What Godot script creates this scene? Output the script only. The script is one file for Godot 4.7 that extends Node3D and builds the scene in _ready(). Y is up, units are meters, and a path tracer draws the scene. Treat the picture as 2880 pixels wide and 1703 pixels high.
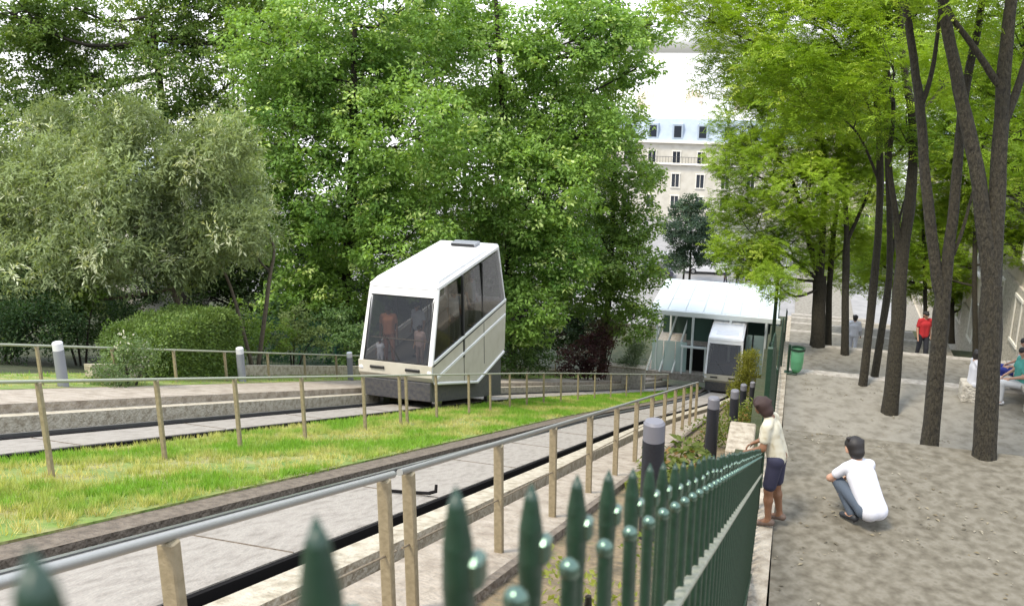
extends Node3D
# World: x to the right across the slope, y up, -z down the hill. h is the distance down the hill (h = -z).

var rng := RandomNumberGenerator.new()
var M := {}

class G:
	var st := SurfaceTool.new()
	func _init() -> void:
		st.begin(Mesh.PRIMITIVE_TRIANGLES)
	func flat() -> void:
		st.set_smooth_group(-1)
	func tri(a: Vector3, b: Vector3, c: Vector3, inside: Vector3) -> void:
		if (b - a).cross(c - a).dot(a - inside) > 0.0:
			st.add_vertex(a); st.add_vertex(c); st.add_vertex(b)
		else:
			st.add_vertex(a); st.add_vertex(b); st.add_vertex(c)
	func quad(a: Vector3, b: Vector3, c: Vector3, d: Vector3, inside: Vector3) -> void:
		tri(a, b, c, inside)
		tri(a, c, d, inside)
	func box(ctr: Vector3, size: Vector3, bevel := 0.0, basis := Basis()) -> G:
		st.set_smooth_group(-1)
		var e := size / 2.0
		var bv := minf(bevel, minf(e.x, minf(e.y, e.z)) * 0.8)
		if bv <= 0.0:
			for ax in 3:
				for s in [-1.0, 1.0]:
					var n := Vector3.ZERO
					n[ax] = s
					var u := Vector3.ZERO
					u[(ax + 1) % 3] = 1.0
					var v := Vector3.ZERO
					v[(ax + 2) % 3] = 1.0
					quad(ctr + basis * ((n - u - v) * e), ctr + basis * ((n + u - v) * e), ctr + basis * ((n + u + v) * e), ctr + basis * ((n - u + v) * e), ctr)
			return self
		var i := e - Vector3(bv, bv, bv)
		for ax in 3:
			for s in [-1.0, 1.0]:
				var q := []
				for uv in [[-1, -1], [1, -1], [1, 1], [-1, 1]]:
					var p := Vector3.ZERO
					p[ax] = s * e[ax]
					p[(ax + 1) % 3] = uv[0] * i[(ax + 1) % 3]
					p[(ax + 2) % 3] = uv[1] * i[(ax + 2) % 3]
					q.append(ctr + basis * p)
				quad(q[0], q[1], q[2], q[3], ctr)
		for ax in 3:
			var a1 := (ax + 1) % 3
			var a2 := (ax + 2) % 3
			for s1 in [-1.0, 1.0]:
				for s2 in [-1.0, 1.0]:
					var q := []
					for w in [[-1, 0], [1, 0], [1, 1], [-1, 1]]:
						var p := Vector3.ZERO
						p[ax] = w[0] * i[ax]
						p[a1] = s1 * (e[a1] if w[1] == 0 else i[a1])
						p[a2] = s2 * (i[a2] if w[1] == 0 else e[a2])
						q.append(ctr + basis * p)
					quad(q[0], q[1], q[2], q[3], ctr)
		for sx in [-1.0, 1.0]:
			for sy in [-1.0, 1.0]:
				for sz in [-1.0, 1.0]:
					var s := Vector3(sx, sy, sz)
					tri(ctr + basis * (s * Vector3(e.x, i.y, i.z)), ctr + basis * (s * Vector3(i.x, e.y, i.z)), ctr + basis * (s * Vector3(i.x, i.y, e.z)), ctr)
		return self
	func beam(a: Vector3, b: Vector3, w: float, t: float, bevel := 0.0) -> G:
		# a bar of width w (across) and height t from a to b
		var d := (b - a).normalized()
		var side := d.cross(Vector3.UP)
		side = Vector3.RIGHT if side.length() < 0.01 else side.normalized()
		return box((a + b) / 2.0, Vector3(w, t, a.distance_to(b)), bevel, Basis(side, side.cross(d), d))
	func tube(pts: Array, radii: Array, sides := 8, rough := 0.0, seed_at := 0, caps := true) -> G:
		st.set_smooth_group(1 + seed_at)
		var rings := []
		var side := Vector3.RIGHT
		for i in pts.size():
			var d: Vector3 = (pts[mini(i + 1, pts.size() - 1)] - pts[maxi(i - 1, 0)]).normalized()
			if i == 0:
				side = d.cross(Vector3.FORWARD if absf(d.dot(Vector3.FORWARD)) < 0.9 else Vector3.RIGHT).normalized()
			side = (side - d * side.dot(d)).normalized()
			var up := d.cross(side)
			var ring := []
			for k in sides:
				var an := TAU * k / sides
				var r: float = radii[i]
				if rough > 0.0:
					r *= 1.0 + rough * (sin(k * 2.4 + i * 1.7 + seed_at) + sin(k * 4.1 - i * 0.9 + seed_at * 2.0)) * 0.5
				ring.append(pts[i] + (side * cos(an) + up * sin(an)) * r)
			rings.append(ring)
		for i in pts.size() - 1:
			var mid: Vector3 = (pts[i] + pts[i + 1]) / 2.0
			for k in sides:
				var k2 := (k + 1) % sides
				quad(rings[i][k], rings[i][k2], rings[i + 1][k2], rings[i + 1][k], mid)
		if caps:
			st.set_smooth_group(-1)
			for k in sides:
				var k2 := (k + 1) % sides
				tri(rings[0][k], rings[0][k2], pts[0], pts[1])
				tri(rings[-1][k], rings[-1][k2], pts[-1], pts[-2])
		return self
	func lathe(profile: Array, at: Vector3, sides := 16) -> G:
		# profile: [radius, height] pairs from the bottom up
		for i in profile.size() - 1:
			st.set_smooth_group(50 + i)
			for k in sides:
				var a0 := TAU * k / sides
				var a1 := TAU * (k + 1) / sides
				var p := []
				for w in [[a0, i], [a1, i], [a1, i + 1], [a0, i + 1]]:
					p.append(at + Vector3(cos(w[0]) * profile[w[1]][0], profile[w[1]][1], sin(w[0]) * profile[w[1]][0]))
				var mid := at + Vector3(0, (profile[i][1] + profile[i + 1][1]) / 2.0, 0)
				if absf(profile[i][1] - profile[i + 1][1]) < 0.003:
					mid.y -= 0.05 if profile[i][0] > profile[i + 1][0] else -0.05
				if p[0].distance_to(p[1]) > 1e-5:
					tri(p[0], p[1], p[2], mid)
				if p[2].distance_to(p[3]) > 1e-5:
					tri(p[0], p[2], p[3], mid)
		return self
	func prism(poly: Array, t0: float, t1: float, map: Callable) -> G:
		# poly: 2D outline, swept from t0 to t1; map turns (u, v, t) into a point
		st.set_smooth_group(-1)
		var pv := PackedVector2Array(poly)
		if Geometry2D.is_polygon_clockwise(pv):
			pv.reverse()
		var idx := Geometry2D.triangulate_polygon(pv)
		var far := Vector3.ZERO
		for i in range(0, idx.size(), 3):
			for t in [t0, t1]:
				far = map.call(pv[idx[i]].x, pv[idx[i]].y, (t0 + t1) / 2.0)
				tri(map.call(pv[idx[i]].x, pv[idx[i]].y, t), map.call(pv[idx[i + 1]].x, pv[idx[i + 1]].y, t), map.call(pv[idx[i + 2]].x, pv[idx[i + 2]].y, t), far)
		for i in pv.size():
			var a := pv[i]
			var b := pv[(i + 1) % pv.size()]
			var inw := (a + b) / 2.0 + Vector2(-(b - a).y, (b - a).x).normalized() * 0.01
			quad(map.call(a.x, a.y, t0), map.call(b.x, b.y, t0), map.call(b.x, b.y, t1), map.call(a.x, a.y, t1), map.call(inw.x, inw.y, (t0 + t1) / 2.0))
		return self
	func ball(c: Vector3, r: Vector3, seg := 10, rings := 7) -> G:
		st.set_smooth_group(30)
		for i in rings:
			for k in seg:
				var p := []
				for w in [[i, k], [i, k + 1], [i + 1, k + 1], [i + 1, k]]:
					var la: float = PI * w[0] / rings - PI / 2.0
					var lo: float = TAU * w[1] / seg
					p.append(c + r * Vector3(cos(la) * cos(lo), sin(la), cos(la) * sin(lo)))
				if i > 0:
					tri(p[0], p[1], p[2], c)
				if i < rings - 1:
					tri(p[0], p[2], p[3], c)
		return self
	func done() -> ArrayMesh:
		st.generate_normals()
		return st.commit()


# ---------- naming and placing ----------
func tag(o: Node, label: String, category: String, group := "", kind := "") -> Node:
	if label: o.set_meta("label", label)
	if category: o.set_meta("category", category)
	if group: o.set_meta("group", group)
	if kind: o.set_meta("kind", kind)
	return o

func thing(called: String, at: Vector3, label: String, category: String, group := "") -> Node3D:
	var o := Node3D.new()
	o.name = called
	o.position = at
	add_child(o, true)
	tag(o, label, category, group)
	return o

func put(called: String, mesh: Mesh, mat: Material, parent: Node = self, at := Vector3.ZERO) -> MeshInstance3D:
	var o := MeshInstance3D.new()
	o.name = called
	o.mesh = mesh
	o.material_override = mat
	o.position = at
	parent.add_child(o, true)
	return o

func struct(called: String, mesh: Mesh, mat: Material) -> MeshInstance3D:
	var o := put(called, mesh, mat)
	o.set_meta("kind", "structure")
	return o

func scatter(called: String, mesh: Mesh, mat: Material, buf: PackedFloat32Array, parent: Node = self) -> MultiMeshInstance3D:
	# buf: 16 floats per copy (3x4 matrix by rows, then a linear colour)
	var mm := MultiMesh.new()
	mm.transform_format = MultiMesh.TRANSFORM_3D
	mm.use_colors = true
	mm.mesh = mesh
	mm.instance_count = buf.size() / 16
	mm.buffer = buf
	var o := MultiMeshInstance3D.new()
	o.name = called
	o.multimesh = mm
	o.material_override = mat
	o.set_meta("kind", "stuff")
	parent.add_child(o, true)
	return o

func add_copy(buf: PackedFloat32Array, b: Basis, p: Vector3, c: Color) -> void:
	buf.append_array(PackedFloat32Array([b.x.x, b.y.x, b.z.x, p.x, b.x.y, b.y.y, b.z.y, p.y, b.x.z, b.y.z, b.z.z, p.z, c.r, c.g, c.b, 1.0]))

func dup(o: Node3D, at: Vector3, label := "") -> Node3D:
	var c: Node3D = o.duplicate()
	c.name = str(o.name).rstrip("0123456789")
	c.position = at
	add_child(c, true)
	if label: c.set_meta("label", label)
	return c

# ---------- materials ----------
func noise(sd: int, freq: float, ramp: Array, oct := 4, cell := false, size := 512, normal := 0.0) -> NoiseTexture2D:
	var f := FastNoiseLite.new()
	f.seed = sd
	f.noise_type = FastNoiseLite.TYPE_CELLULAR if cell else FastNoiseLite.TYPE_SIMPLEX_SMOOTH
	f.frequency = freq
	f.fractal_octaves = oct
	var t := NoiseTexture2D.new()
	t.width = size
	t.height = size
	t.seamless = true
	t.noise = f
	if normal > 0.0:
		t.as_normal_map = true
		t.bump_strength = normal
	elif ramp:
		var g := Gradient.new()
		g.offsets = PackedFloat32Array(range(ramp.size()).map(func(i): return float(i) / (ramp.size() - 1)))
		g.colors = PackedColorArray(ramp)
		t.color_ramp = g
	return t

func lin(r: float, g: float, b: float) -> Color:
	return Color(r, g, b).linear_to_srgb()

func plain(c: Color, rough := 0.7, metal := 0.0) -> StandardMaterial3D:
	var m := StandardMaterial3D.new()
	m.albedo_color = c
	m.roughness = rough
	m.metallic = metal
	return m

func mottled(sd: int, ramp: Array, tile: float, freq := 0.012, rough := 0.85, bump := 0.0, bump_freq := 0.06, oct := 5, stretch := Vector3.ONE) -> StandardMaterial3D:
	# ramp colours are linear base colours; one texture tile covers "tile" metres
	var m := StandardMaterial3D.new()
	m.albedo_texture = noise(sd, freq, ramp.map(func(c): return lin(c[0], c[1], c[2])), oct)
	m.roughness = rough
	m.uv1_triplanar = true
	m.uv1_world_triplanar = true
	m.uv1_scale = stretch / tile
	if bump > 0.0:
		m.normal_enabled = true
		m.normal_texture = noise(sd + 7, bump_freq, [], 4, false, 512, bump)
	return m

func leafy(back: float) -> StandardMaterial3D:
	var m := plain(Color.WHITE, 0.55)
	m.vertex_color_use_as_albedo = true
	m.metallic_specular = 0.4
	m.backlight_enabled = true
	m.backlight = Color(back, back, back * 0.6)
	return m

func make_materials() -> void:
	M.path = mottled(3, [[.125, .111, .085], [.16, .144, .114], [.2, .182, .148], [.222, .204, .168], [.16, .144, .116]], 4.0, 0.022, 0.9, 0.6, 0.08, 6)
	M.path_near = mottled(4, [[.066, .055, .037], [.1, .086, .061], [.132, .116, .085], [.17, .152, .117], [.096, .082, .058]], 3.5, 0.042, 0.95, 0.8, 0.08, 6)
	M.lilac = plain(lin(.15, .147, .165), 0.5)
	M.step = mottled(5, [[.2, .18, .15], [.32, .29, .25], [.4, .37, .32]], 2.5, 0.02, 0.85, 3.0)
	M.ledge = mottled(8, [[.2, .165, .12], [.36, .31, .24], [.46, .41, .33]], 2.0, 0.02, 0.85, 3.0)
	M.slab = mottled(11, [[.17, .148, .12], [.26, .23, .195], [.32, .288, .245], [.2, .178, .15]], 3.0, 0.012, 0.8, 2.5, 0.08, 6, Vector3(3, 1, 1))
	M.kerb = mottled(13, [[.22, .18, .12], [.42, .37, .28], [.52, .47, .37]], 2.0, 0.02, 0.85, 4.0)
	M.brown = mottled(17, [[.07, .055, .04], [.14, .11, .08], [.2, .165, .125]], 2.0, 0.025, 0.9, 6.0)
	M.sand = mottled(19, [[.2, .16, .12], [.33, .28, .22], [.42, .365, .3]], 3.0, 0.014, 0.95, 4.0)
	M.dirt = mottled(23, [[.05, .04, .022], [.12, .09, .05], [.22, .16, .09], [.08, .09, .03]], 2.5, 0.02, 0.95, 6.0)
	M.soil = mottled(25, [[.12, .085, .05], [.22, .165, .105], [.3, .235, .16]], 1.2, 0.03, 0.95, 5.0)
	M.turf = mottled(29, [[.06, .12, .018], [.12, .2, .03], [.2, .24, .06], [.3, .26, .12], [.1, .17, .025]], 5.0, 0.01, 0.95, 4.0)
	M.hill = mottled(31, [[.02, .028, .01], [.04, .05, .018], [.07, .06, .03]], 4.0, 0.012, 0.95, 5.0)
	M.street = mottled(37, [[.2, .195, .19], [.28, .27, .26]], 8.0, 0.01, 0.9)
	M.steel = plain(lin(.55, .55, .54), 0.28, 0.9)
	M.tube = plain(lin(.36, .355, .33), 0.42, 0.6)
	M.dark = plain(lin(.012, .011, .011), 0.85)
	M.dark.metallic_specular = 0.15
	M.rust = mottled(41, [[.1, .075, .045], [.2, .155, .1], [.26, .21, .14]], 0.7, 0.03, 0.7, 3.0)
	M.khaki = mottled(43, [[.21, .17, .1], [.27, .22, .135], [.32, .265, .17]], 0.8, 0.02, 0.6, 1.0)
	M.green = mottled(47, [[.006, .022, .012], [.01, .034, .018], [.015, .043, .024]], 0.5, 0.03, 0.4, 1.0)
	M.worn = plain(lin(.11, .17, .135), 0.26, 0.85)
	M.bare = mottled(49, [[.1, .12, .07], [.26, .26, .2], [.33, .32, .26]], 0.3, 0.03, 0.5, 2.0)
	M.rail_green = plain(lin(.36, .37, .28), 0.45, 0.2)
	M.navy = mottled(53, [[.012, .013, .018], [.022, .024, .032]], 0.5, 0.03, 0.4)
	M.cap = plain(lin(.62, .62, .63), 0.45)
	M.grey = plain(lin(.22, .23, .25), 0.5)
	M.cream = mottled(59, [[.5, .46, .37], [.57, .53, .44], [.6, .56, .47]], 3.0, 0.01, 0.35)
	M.roof = mottled(61, [[.72, .71, .7], [.79, .78, .77]], 3.0, 0.01, 0.4)
	M.stripe = plain(lin(.8, .79, .75), 0.35)
	M.rubber = plain(lin(.012, .012, .013), 0.5)
	M.chassis = mottled(67, [[.05, .05, .058], [.085, .083, .085], [.11, .1, .085]], 1.5, 0.02, 0.6)
	M.inside = plain(lin(.5, .49, .46), 0.7)
	M.floor = plain(lin(.1, .09, .08), 0.8)
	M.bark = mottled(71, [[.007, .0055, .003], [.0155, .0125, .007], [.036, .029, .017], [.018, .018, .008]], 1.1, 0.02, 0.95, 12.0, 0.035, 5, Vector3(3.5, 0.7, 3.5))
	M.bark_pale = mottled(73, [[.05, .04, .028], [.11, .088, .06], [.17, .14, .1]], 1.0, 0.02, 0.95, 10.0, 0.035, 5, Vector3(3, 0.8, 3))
	M.leaf = leafy(0.95)
	M.leaf_bright = leafy(0.95)
	M.litter = leafy(0.2)
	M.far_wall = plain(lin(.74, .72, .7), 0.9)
	M.facade = mottled(79, [[.45, .42, .36], [.53, .5, .43], [.57, .54, .48]], 9.0, 0.012, 0.85)
	M.zinc = mottled(83, [[.3, .36, .43], [.38, .44, .51]], 5.0, 0.01, 0.45)
	M.plaster = mottled(89, [[.4, .35, .27], [.48, .42, .33], [.54, .48, .39]], 6.0, 0.012, 0.9)
	M.trim = plain(lin(.72, .69, .62), 0.8)
	M.pane = plain(lin(.03, .035, .045), 0.08)
	M.chimney = plain(lin(.66, .56, .48), 0.9)
	M.iron = plain(lin(.05, .05, .055), 0.5)
	M.glass = plain(Color(0.05, 0.055, 0.05, 0.36), 0.03)
	M.glass.metallic_specular = 0.36
	M.glass.transparency = BaseMaterial3D.TRANSPARENCY_ALPHA
	M.canopy = plain(Color(0.74, 0.78, 0.78, 0.88), 0.35)
	M.canopy.transparency = BaseMaterial3D.TRANSPARENCY_ALPHA
	M.aqua = plain(Color(0.7, 0.79, 0.77, 0.6), 0.3)
	M.aqua.transparency = BaseMaterial3D.TRANSPARENCY_ALPHA
	M.white_steel = plain(lin(.66, .7, .68), 0.4)
	M.jade = plain(lin(.035, .075, .058), 0.5)
	M.mesh_green = plain(lin(.01, .06, .035), 0.5)
	M.bag = plain(lin(.09, .25, .15), 0.35)
	M.bag.backlight_enabled = true
	M.bag.backlight = Color(0.6, 0.8, 0.6)
	M.stone = mottled(97, [[.3, .27, .22], [.48, .44, .37], [.56, .52, .45]], 2.0, 0.02, 0.9, 6.0)
	M.skin = plain(lin(.42, .24, .16), 0.55)
	M.skin_brown = plain(lin(.19, .09, .045), 0.55)
	M.hair = plain(lin(.012, .009, .008), 0.6)
	M.hair_brown = plain(lin(.028, .012, .009), 0.75)
	M.white_cloth = plain(lin(.56, .56, .6), 0.85)

# ---------- the lie of the land ----------
func S(h: float) -> float:      # drop of the railway slope below its start
	h = minf(h, 100.0)
	var d := 0.35 * h
	if h > 30.0: d -= 0.0005 * (h - 30.0) * (h - 30.0)
	return d

const PATH := [[-42, -9], [-5, 1.65], [0, 1.65], [5.2, 4.2], [10, 4.2], [15.2, 6.8], [19.6, 6.8], [24.8, 9.4], [29.6, 9.4], [34.8, 12], [39.6, 12], [44.8, 14.6], [49.6, 14.6], [54.8, 17.2], [59.6, 17.2], [64.8, 19.8], [69.5, 19.8], [79.7, 24.9], [900, 24.9]]
func F(h: float) -> float:      # drop of the stepped path
	for i in PATH.size() - 1:
		if h <= PATH[i + 1][0]:
			return lerpf(PATH[i][1], PATH[i + 1][1], clampf((h - PATH[i][0]) / (PATH[i + 1][0] - PATH[i][0]), 0.0, 1.0))
	return 24.9

func CR(h: float) -> float:     # centre line of the right-hand track
	return lerpf(-4.45, -3.0, smoothstep(22.0, 54.0, h))
func CL(h: float) -> float:     # centre line of the left-hand track
	return lerpf(-9.8, -5.5, smoothstep(27.0, 60.0, h))

func ribbon(xl: Callable, xr: Callable, dl: Callable, h0: float, h1: float, step: float, thick: float) -> ArrayMesh:
	# a strip with thickness that follows the slope; dl(h) is the drop of its top
	var g := G.new()
	g.flat()
	var n := int(ceil((h1 - h0) / step))
	for i in n:
		var a := lerpf(h0, h1, float(i) / n)
		var b := lerpf(h0, h1, float(i + 1) / n)
		var p := []
		for hh in [a, b]:
			for q in [0.0, thick]:
				p.append(Vector3(xl.call(hh), -dl.call(hh) - q, -hh))
				p.append(Vector3(xr.call(hh), -dl.call(hh) - q, -hh))
		var mid: Vector3 = (p[0] + p[7]) / 2.0
		g.quad(p[0], p[1], p[5], p[4], mid)
		g.quad(p[0], p[2], p[6], p[4], mid)
		g.quad(p[1], p[3], p[7], p[5], mid)
		if i == 0: g.quad(p[0], p[1], p[3], p[2], mid)
		if i == n - 1: g.quad(p[4], p[5], p[7], p[6], mid)
	return g.done()

# ---------- bodies: tapered capsules joined with a smooth minimum, meshed as surface nets ----------
func body(g: G, caps: Array, k: float, cell: float, group := 40) -> void:
	var lo := Vector3(1e9, 1e9, 1e9)
	var hi := -lo
	for c in caps:
		var r: float = maxf(c[2], c[3]) + cell * 2.0
		for p in [c[0], c[1]]:
			lo = lo.min(p - Vector3(r, r, r))
			hi = hi.max(p + Vector3(r, r, r))
	var nx := int((hi.x - lo.x) / cell) + 2
	var ny := int((hi.y - lo.y) / cell) + 2
	var nz := int((hi.z - lo.z) / cell) + 2
	var val := PackedFloat32Array()
	val.resize(nx * ny * nz)
	val.fill(1.0)
	for c in caps:
		var a: Vector3 = c[0]
		var d: Vector3 = c[1] - a
		var l2 := maxf(d.length_squared(), 1e-9)
		var r: float = maxf(c[2], c[3]) + k + cell * 2.0
		var i0: Vector3 = ((a.min(c[1]) - Vector3(r, r, r) - lo) / cell).floor()
		var i1: Vector3 = ((a.max(c[1]) + Vector3(r, r, r) - lo) / cell).ceil()
		for z in range(maxi(0, int(i0.z)), mini(nz, int(i1.z) + 1)):
			for y in range(maxi(0, int(i0.y)), mini(ny, int(i1.y) + 1)):
				var row := (z * ny + y) * nx
				for x in range(maxi(0, int(i0.x)), mini(nx, int(i1.x) + 1)):
					var p := lo + Vector3(x, y, z) * cell - a
					var t := clampf(p.dot(d) / l2, 0.0, 1.0)
					var v: float = (p - d * t).length() - lerpf(c[2], c[3], t)
					var o := val[row + x]
					var q := maxf(k - absf(v - o), 0.0)
					val[row + x] = minf(v, o) - q * q * 0.25 / k
	var at := {}
	for z in nz - 1:
		for y in ny - 1:
			var row := (z * ny + y) * nx
			for x in nx - 1:
				var n := row + x
				var v0 := val[n]
				var neg := v0 < 0.0
				if neg == (val[n + 1] < 0.0) and neg == (val[n + nx] < 0.0) and neg == (val[n + nx + 1] < 0.0) and neg == (val[n + nx * ny] < 0.0) and neg == (val[n + nx * ny + 1] < 0.0) and neg == (val[n + nx * ny + nx] < 0.0) and neg == (val[n + nx * ny + nx + 1] < 0.0):
					continue
				var sum := Vector3.ZERO
				var cnt := 0
				for e in [[0, 0, 0, 0], [0, 1, 0, 0], [0, 0, 1, 0], [0, 1, 1, 0], [1, 0, 0, 0], [1, 1, 0, 0], [1, 0, 0, 1], [1, 1, 0, 1], [2, 0, 0, 0], [2, 1, 0, 0], [2, 0, 1, 0], [2, 1, 1, 0]]:
					var ca := Vector3i.ZERO
					var cb := Vector3i.ZERO
					match e[0]:
						0: ca = Vector3i(0, e[1], e[2]); cb = Vector3i(1, e[1], e[2])
						1: ca = Vector3i(e[1], 0, e[3]); cb = Vector3i(e[1], 1, e[3])
						2: ca = Vector3i(e[1], e[2], 0); cb = Vector3i(e[1], e[2], 1)
					var va := val[n + ca.x + ca.y * nx + ca.z * nx * ny]
					var vb := val[n + cb.x + cb.y * nx + cb.z * nx * ny]
					if (va < 0.0) != (vb < 0.0):
						sum += Vector3(ca).lerp(Vector3(cb), va / (va - vb))
						cnt += 1
				at[n] = lo + (Vector3(x, y, z) + sum / cnt) * cell
	g.st.set_smooth_group(group)
	var step := [1, nx, nx * ny]
	for n in at:
		for ax in 3:
			var m: int = n + step[ax]
			var neg := val[n] < 0.0
			if neg == (val[m] < 0.0): continue
			var s1: int = step[(ax + 1) % 3]
			var s2: int = step[(ax + 2) % 3]
			if not (at.has(n - s1) and at.has(n - s2) and at.has(n - s1 - s2)): continue
			var q: Array = [at[n - s1 - s2], at[n - s2], at[n], at[n - s1]]
			if neg: q.reverse()
			for w in [q[0], q[1], q[2], q[0], q[2], q[3]]:
				g.st.add_vertex(w)

func hand(g: G, wrist: Vector3, along: Vector3, palm: Vector3, s: float, curl: float, thumb_side: float) -> void:
	# a palm, four unequal curled fingers and a thumb from the side of the palm
	var d := along.normalized()
	var side := d.cross(palm).normalized()
	var pn := side.cross(d).normalized()
	var caps := [[wrist, wrist + d * 0.03 * s, 0.021 * s, 0.022 * s]]
	for i in 4:
		var o := (i - 1.5) * 0.019 * s
		var k0 := wrist + d * (0.085 - 0.004 * absf(i - 1.3)) * s + side * o
		caps.append([wrist + d * 0.02 * s + side * o * 0.7, k0, 0.012 * s, 0.0105 * s])
		var len: float = [0.036, 0.041, 0.038, 0.029][i] * s
		var p := k0
		var dir := d
		for j in 3:
			dir = (dir * cos(curl) + pn * sin(curl)).normalized()
			var q: Vector3 = p + dir * len * [1.0, 0.65, 0.5][j]
			caps.append([p, q, (0.0092 - 0.0008 * j) * s, (0.0086 - 0.0008 * j) * s])
			p = q
	var t0 := wrist + d * 0.025 * s + side * thumb_side * 0.026 * s
	var t1 := t0 + (d * 0.6 + side * thumb_side * 0.75 + pn * 0.3).normalized() * 0.038 * s
	caps.append([t0, t1, 0.0125 * s, 0.0105 * s])
	caps.append([t1, t1 + (d * 0.9 + side * thumb_side * 0.15 + pn * 0.5).normalized() * 0.032 * s, 0.0102 * s, 0.0085 * s])
	body(g, caps, 0.006 * s, 0.0055, 41)

# j: joints in the figure's own axes (it faces +z, y up): pel, chest, neck, head, and for each side L/R: hip, knee, ank, toe, sh, el, wr; face = the way it looks
func person(at: Vector3, turn: float, j: Dictionary, s: float, look: Dictionary, label: String, group := "") -> Node3D:
	var o := thing("person", at, label, "person", group)
	o.rotation.y = turn
	var cell: float = look.get("cell", 0.013)
	var hs: float = s * look.get("head", 1.0)
	var face: Vector3 = j.face.normalized()
	var up: Vector3 = (j.head - j.neck).normalized()
	var rt := up.cross(face).normalized()
	var sx: Vector3 = (j.shL - j.shR).normalized()
	var hx: Vector3 = (j.hipL - j.hipR).normalized()
	var torso := [
		[j.pel + hx * 0.055 * s, j.chest + sx * 0.065 * s - (j.chest - j.pel) * 0.15, 0.098 * s, 0.1 * s], [j.pel - hx * 0.055 * s, j.chest - sx * 0.065 * s - (j.chest - j.pel) * 0.15, 0.098 * s, 0.1 * s],
		[j.chest + sx * 0.07 * s, j.chest - sx * 0.07 * s, 0.1 * s, 0.1 * s], [j.chest, j.neck, 0.095 * s, 0.055 * s], [j.shL - sx * 0.03 * s, j.neck - up * 0.01, 0.056 * s, 0.05 * s], [j.shR + sx * 0.03 * s, j.neck - up * 0.01, 0.056 * s, 0.05 * s]]
	var hips := [[j.hipL, j.hipR, 0.1 * s, 0.1 * s], [j.pel, j.pel + (j.chest - j.pel) * 0.25, 0.11 * s, 0.105 * s]]
	var flesh := torso + hips
	for sd in ["L", "R"]:
		flesh += [[j["hip" + sd], j["knee" + sd], 0.082 * s, 0.055 * s], [j["knee" + sd], j["ank" + sd].lerp(j["knee" + sd], 0.68), 0.055 * s, 0.055 * s], [j["ank" + sd].lerp(j["knee" + sd], 0.68), j["ank" + sd], 0.055 * s, 0.036 * s],
			[j["ank" + sd], j["toe" + sd], 0.038 * s, 0.03 * s], [j["sh" + sd], j["el" + sd], 0.048 * s, 0.039 * s], [j["el" + sd], j["wr" + sd], 0.04 * s, 0.025 * s]]
	flesh.append([j.neck, j.head - up * 0.05 * hs, 0.05 * s, 0.048 * hs])
	var g := G.new()
	body(g, flesh, 0.035 * s, cell, 40)
	var hc: Vector3 = j.head
	body(g, [[hc + up * 0.025 * hs - face * 0.02 * hs, hc + up * 0.02 * hs + face * 0.012 * hs, 0.086 * hs, 0.083 * hs], [hc - up * 0.02 * hs, hc - up * 0.075 * hs + face * 0.035 * hs, 0.07 * hs, 0.04 * hs],
		[hc + face * 0.085 * hs + up * 0.012 * hs, hc + face * 0.105 * hs - up * 0.022 * hs, 0.01 * hs, 0.014 * hs], [hc + face * 0.08 * hs - up * 0.052 * hs - rt * 0.018 * hs, hc + face * 0.08 * hs - up * 0.052 * hs + rt * 0.018 * hs, 0.011 * hs, 0.011 * hs],
		[hc + rt * 0.084 * hs + up * 0.012 * hs, hc + rt * 0.088 * hs - up * 0.022 * hs, 0.017 * hs, 0.012 * hs], [hc - rt * 0.084 * hs + up * 0.012 * hs, hc - rt * 0.088 * hs - up * 0.022 * hs, 0.017 * hs, 0.012 * hs],
		[hc - up * 0.05 * hs, j.neck, 0.05 * hs, 0.05 * s]], 0.018 * hs, maxf(cell * 0.6, 0.006), 42)
	for sd in ["L", "R"]:
		if cell < 0.02:
			hand(g, j["wr" + sd], j["wr" + sd] - j["el" + sd], j.get("palm" + sd, Vector3(0, -0.3, -1)), s, look.get("curl", 0.35), 1.0 if sd == "L" else -1.0)
		else:
			body(g, [[j["wr" + sd], j["wr" + sd] + (j["wr" + sd] - j["el" + sd]).normalized() * 0.12 * s, 0.026 * s, 0.024 * s]], 0.01, 0.014, 41)
	put("body", g.done(), look.skin, o)
	for e in [-1.0, 1.0]:
		put("eye", G.new().ball(hc + face * 0.082 * hs + up * 0.012 * hs + rt * e * 0.032 * hs, Vector3.ONE * 0.0105 * hs, 8, 6).done(), M.hair, o)
	# hair: a cap round the back and top of the head, a little lumpy
	g = G.new()
	var hair := [[hc + up * 0.045 * hs - face * 0.03 * hs, hc + up * 0.05 * hs + face * 0.03 * hs, 0.09 * hs, 0.076 * hs], [hc - up * 0.035 * hs - face * 0.035 * hs, hc + up * 0.03 * hs - face * 0.03 * hs, 0.078 * hs, 0.088 * hs]]
	for i in 14:
		var a := i * 2.4
		var q: Vector3 = hc + up * (0.03 + 0.07 * sin(i * 1.3)) * hs + (rt * sin(a) - face * (0.35 + 0.65 * cos(a * 0.5))) * 0.08 * hs
		hair.append([q, q + up * 0.012 * hs, look.get("lump", 0.024) * hs, 0.018 * hs])
	if look.get("long", 0.0) > 0.0:
		hair.append([hc - face * 0.06 * hs, hc - face * 0.07 * hs - up * look.long * hs, 0.075 * hs, 0.05 * hs])
	body(g, hair, 0.015 * hs, maxf(cell * 0.6, 0.007), 43)
	put("hair", g.done(), look.hair, o)
	# shirt: torso and sleeves, standing a little off the skin
	g = G.new()
	var cl := []
	for c in torso:
		cl.append([c[0], c[1], c[2] + 0.016 * s, c[3] + (0.016 * s if c[3] > 0.06 * s else 0.006 * s)])
	var hem: float = look.get("hem", 0.35)
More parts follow.
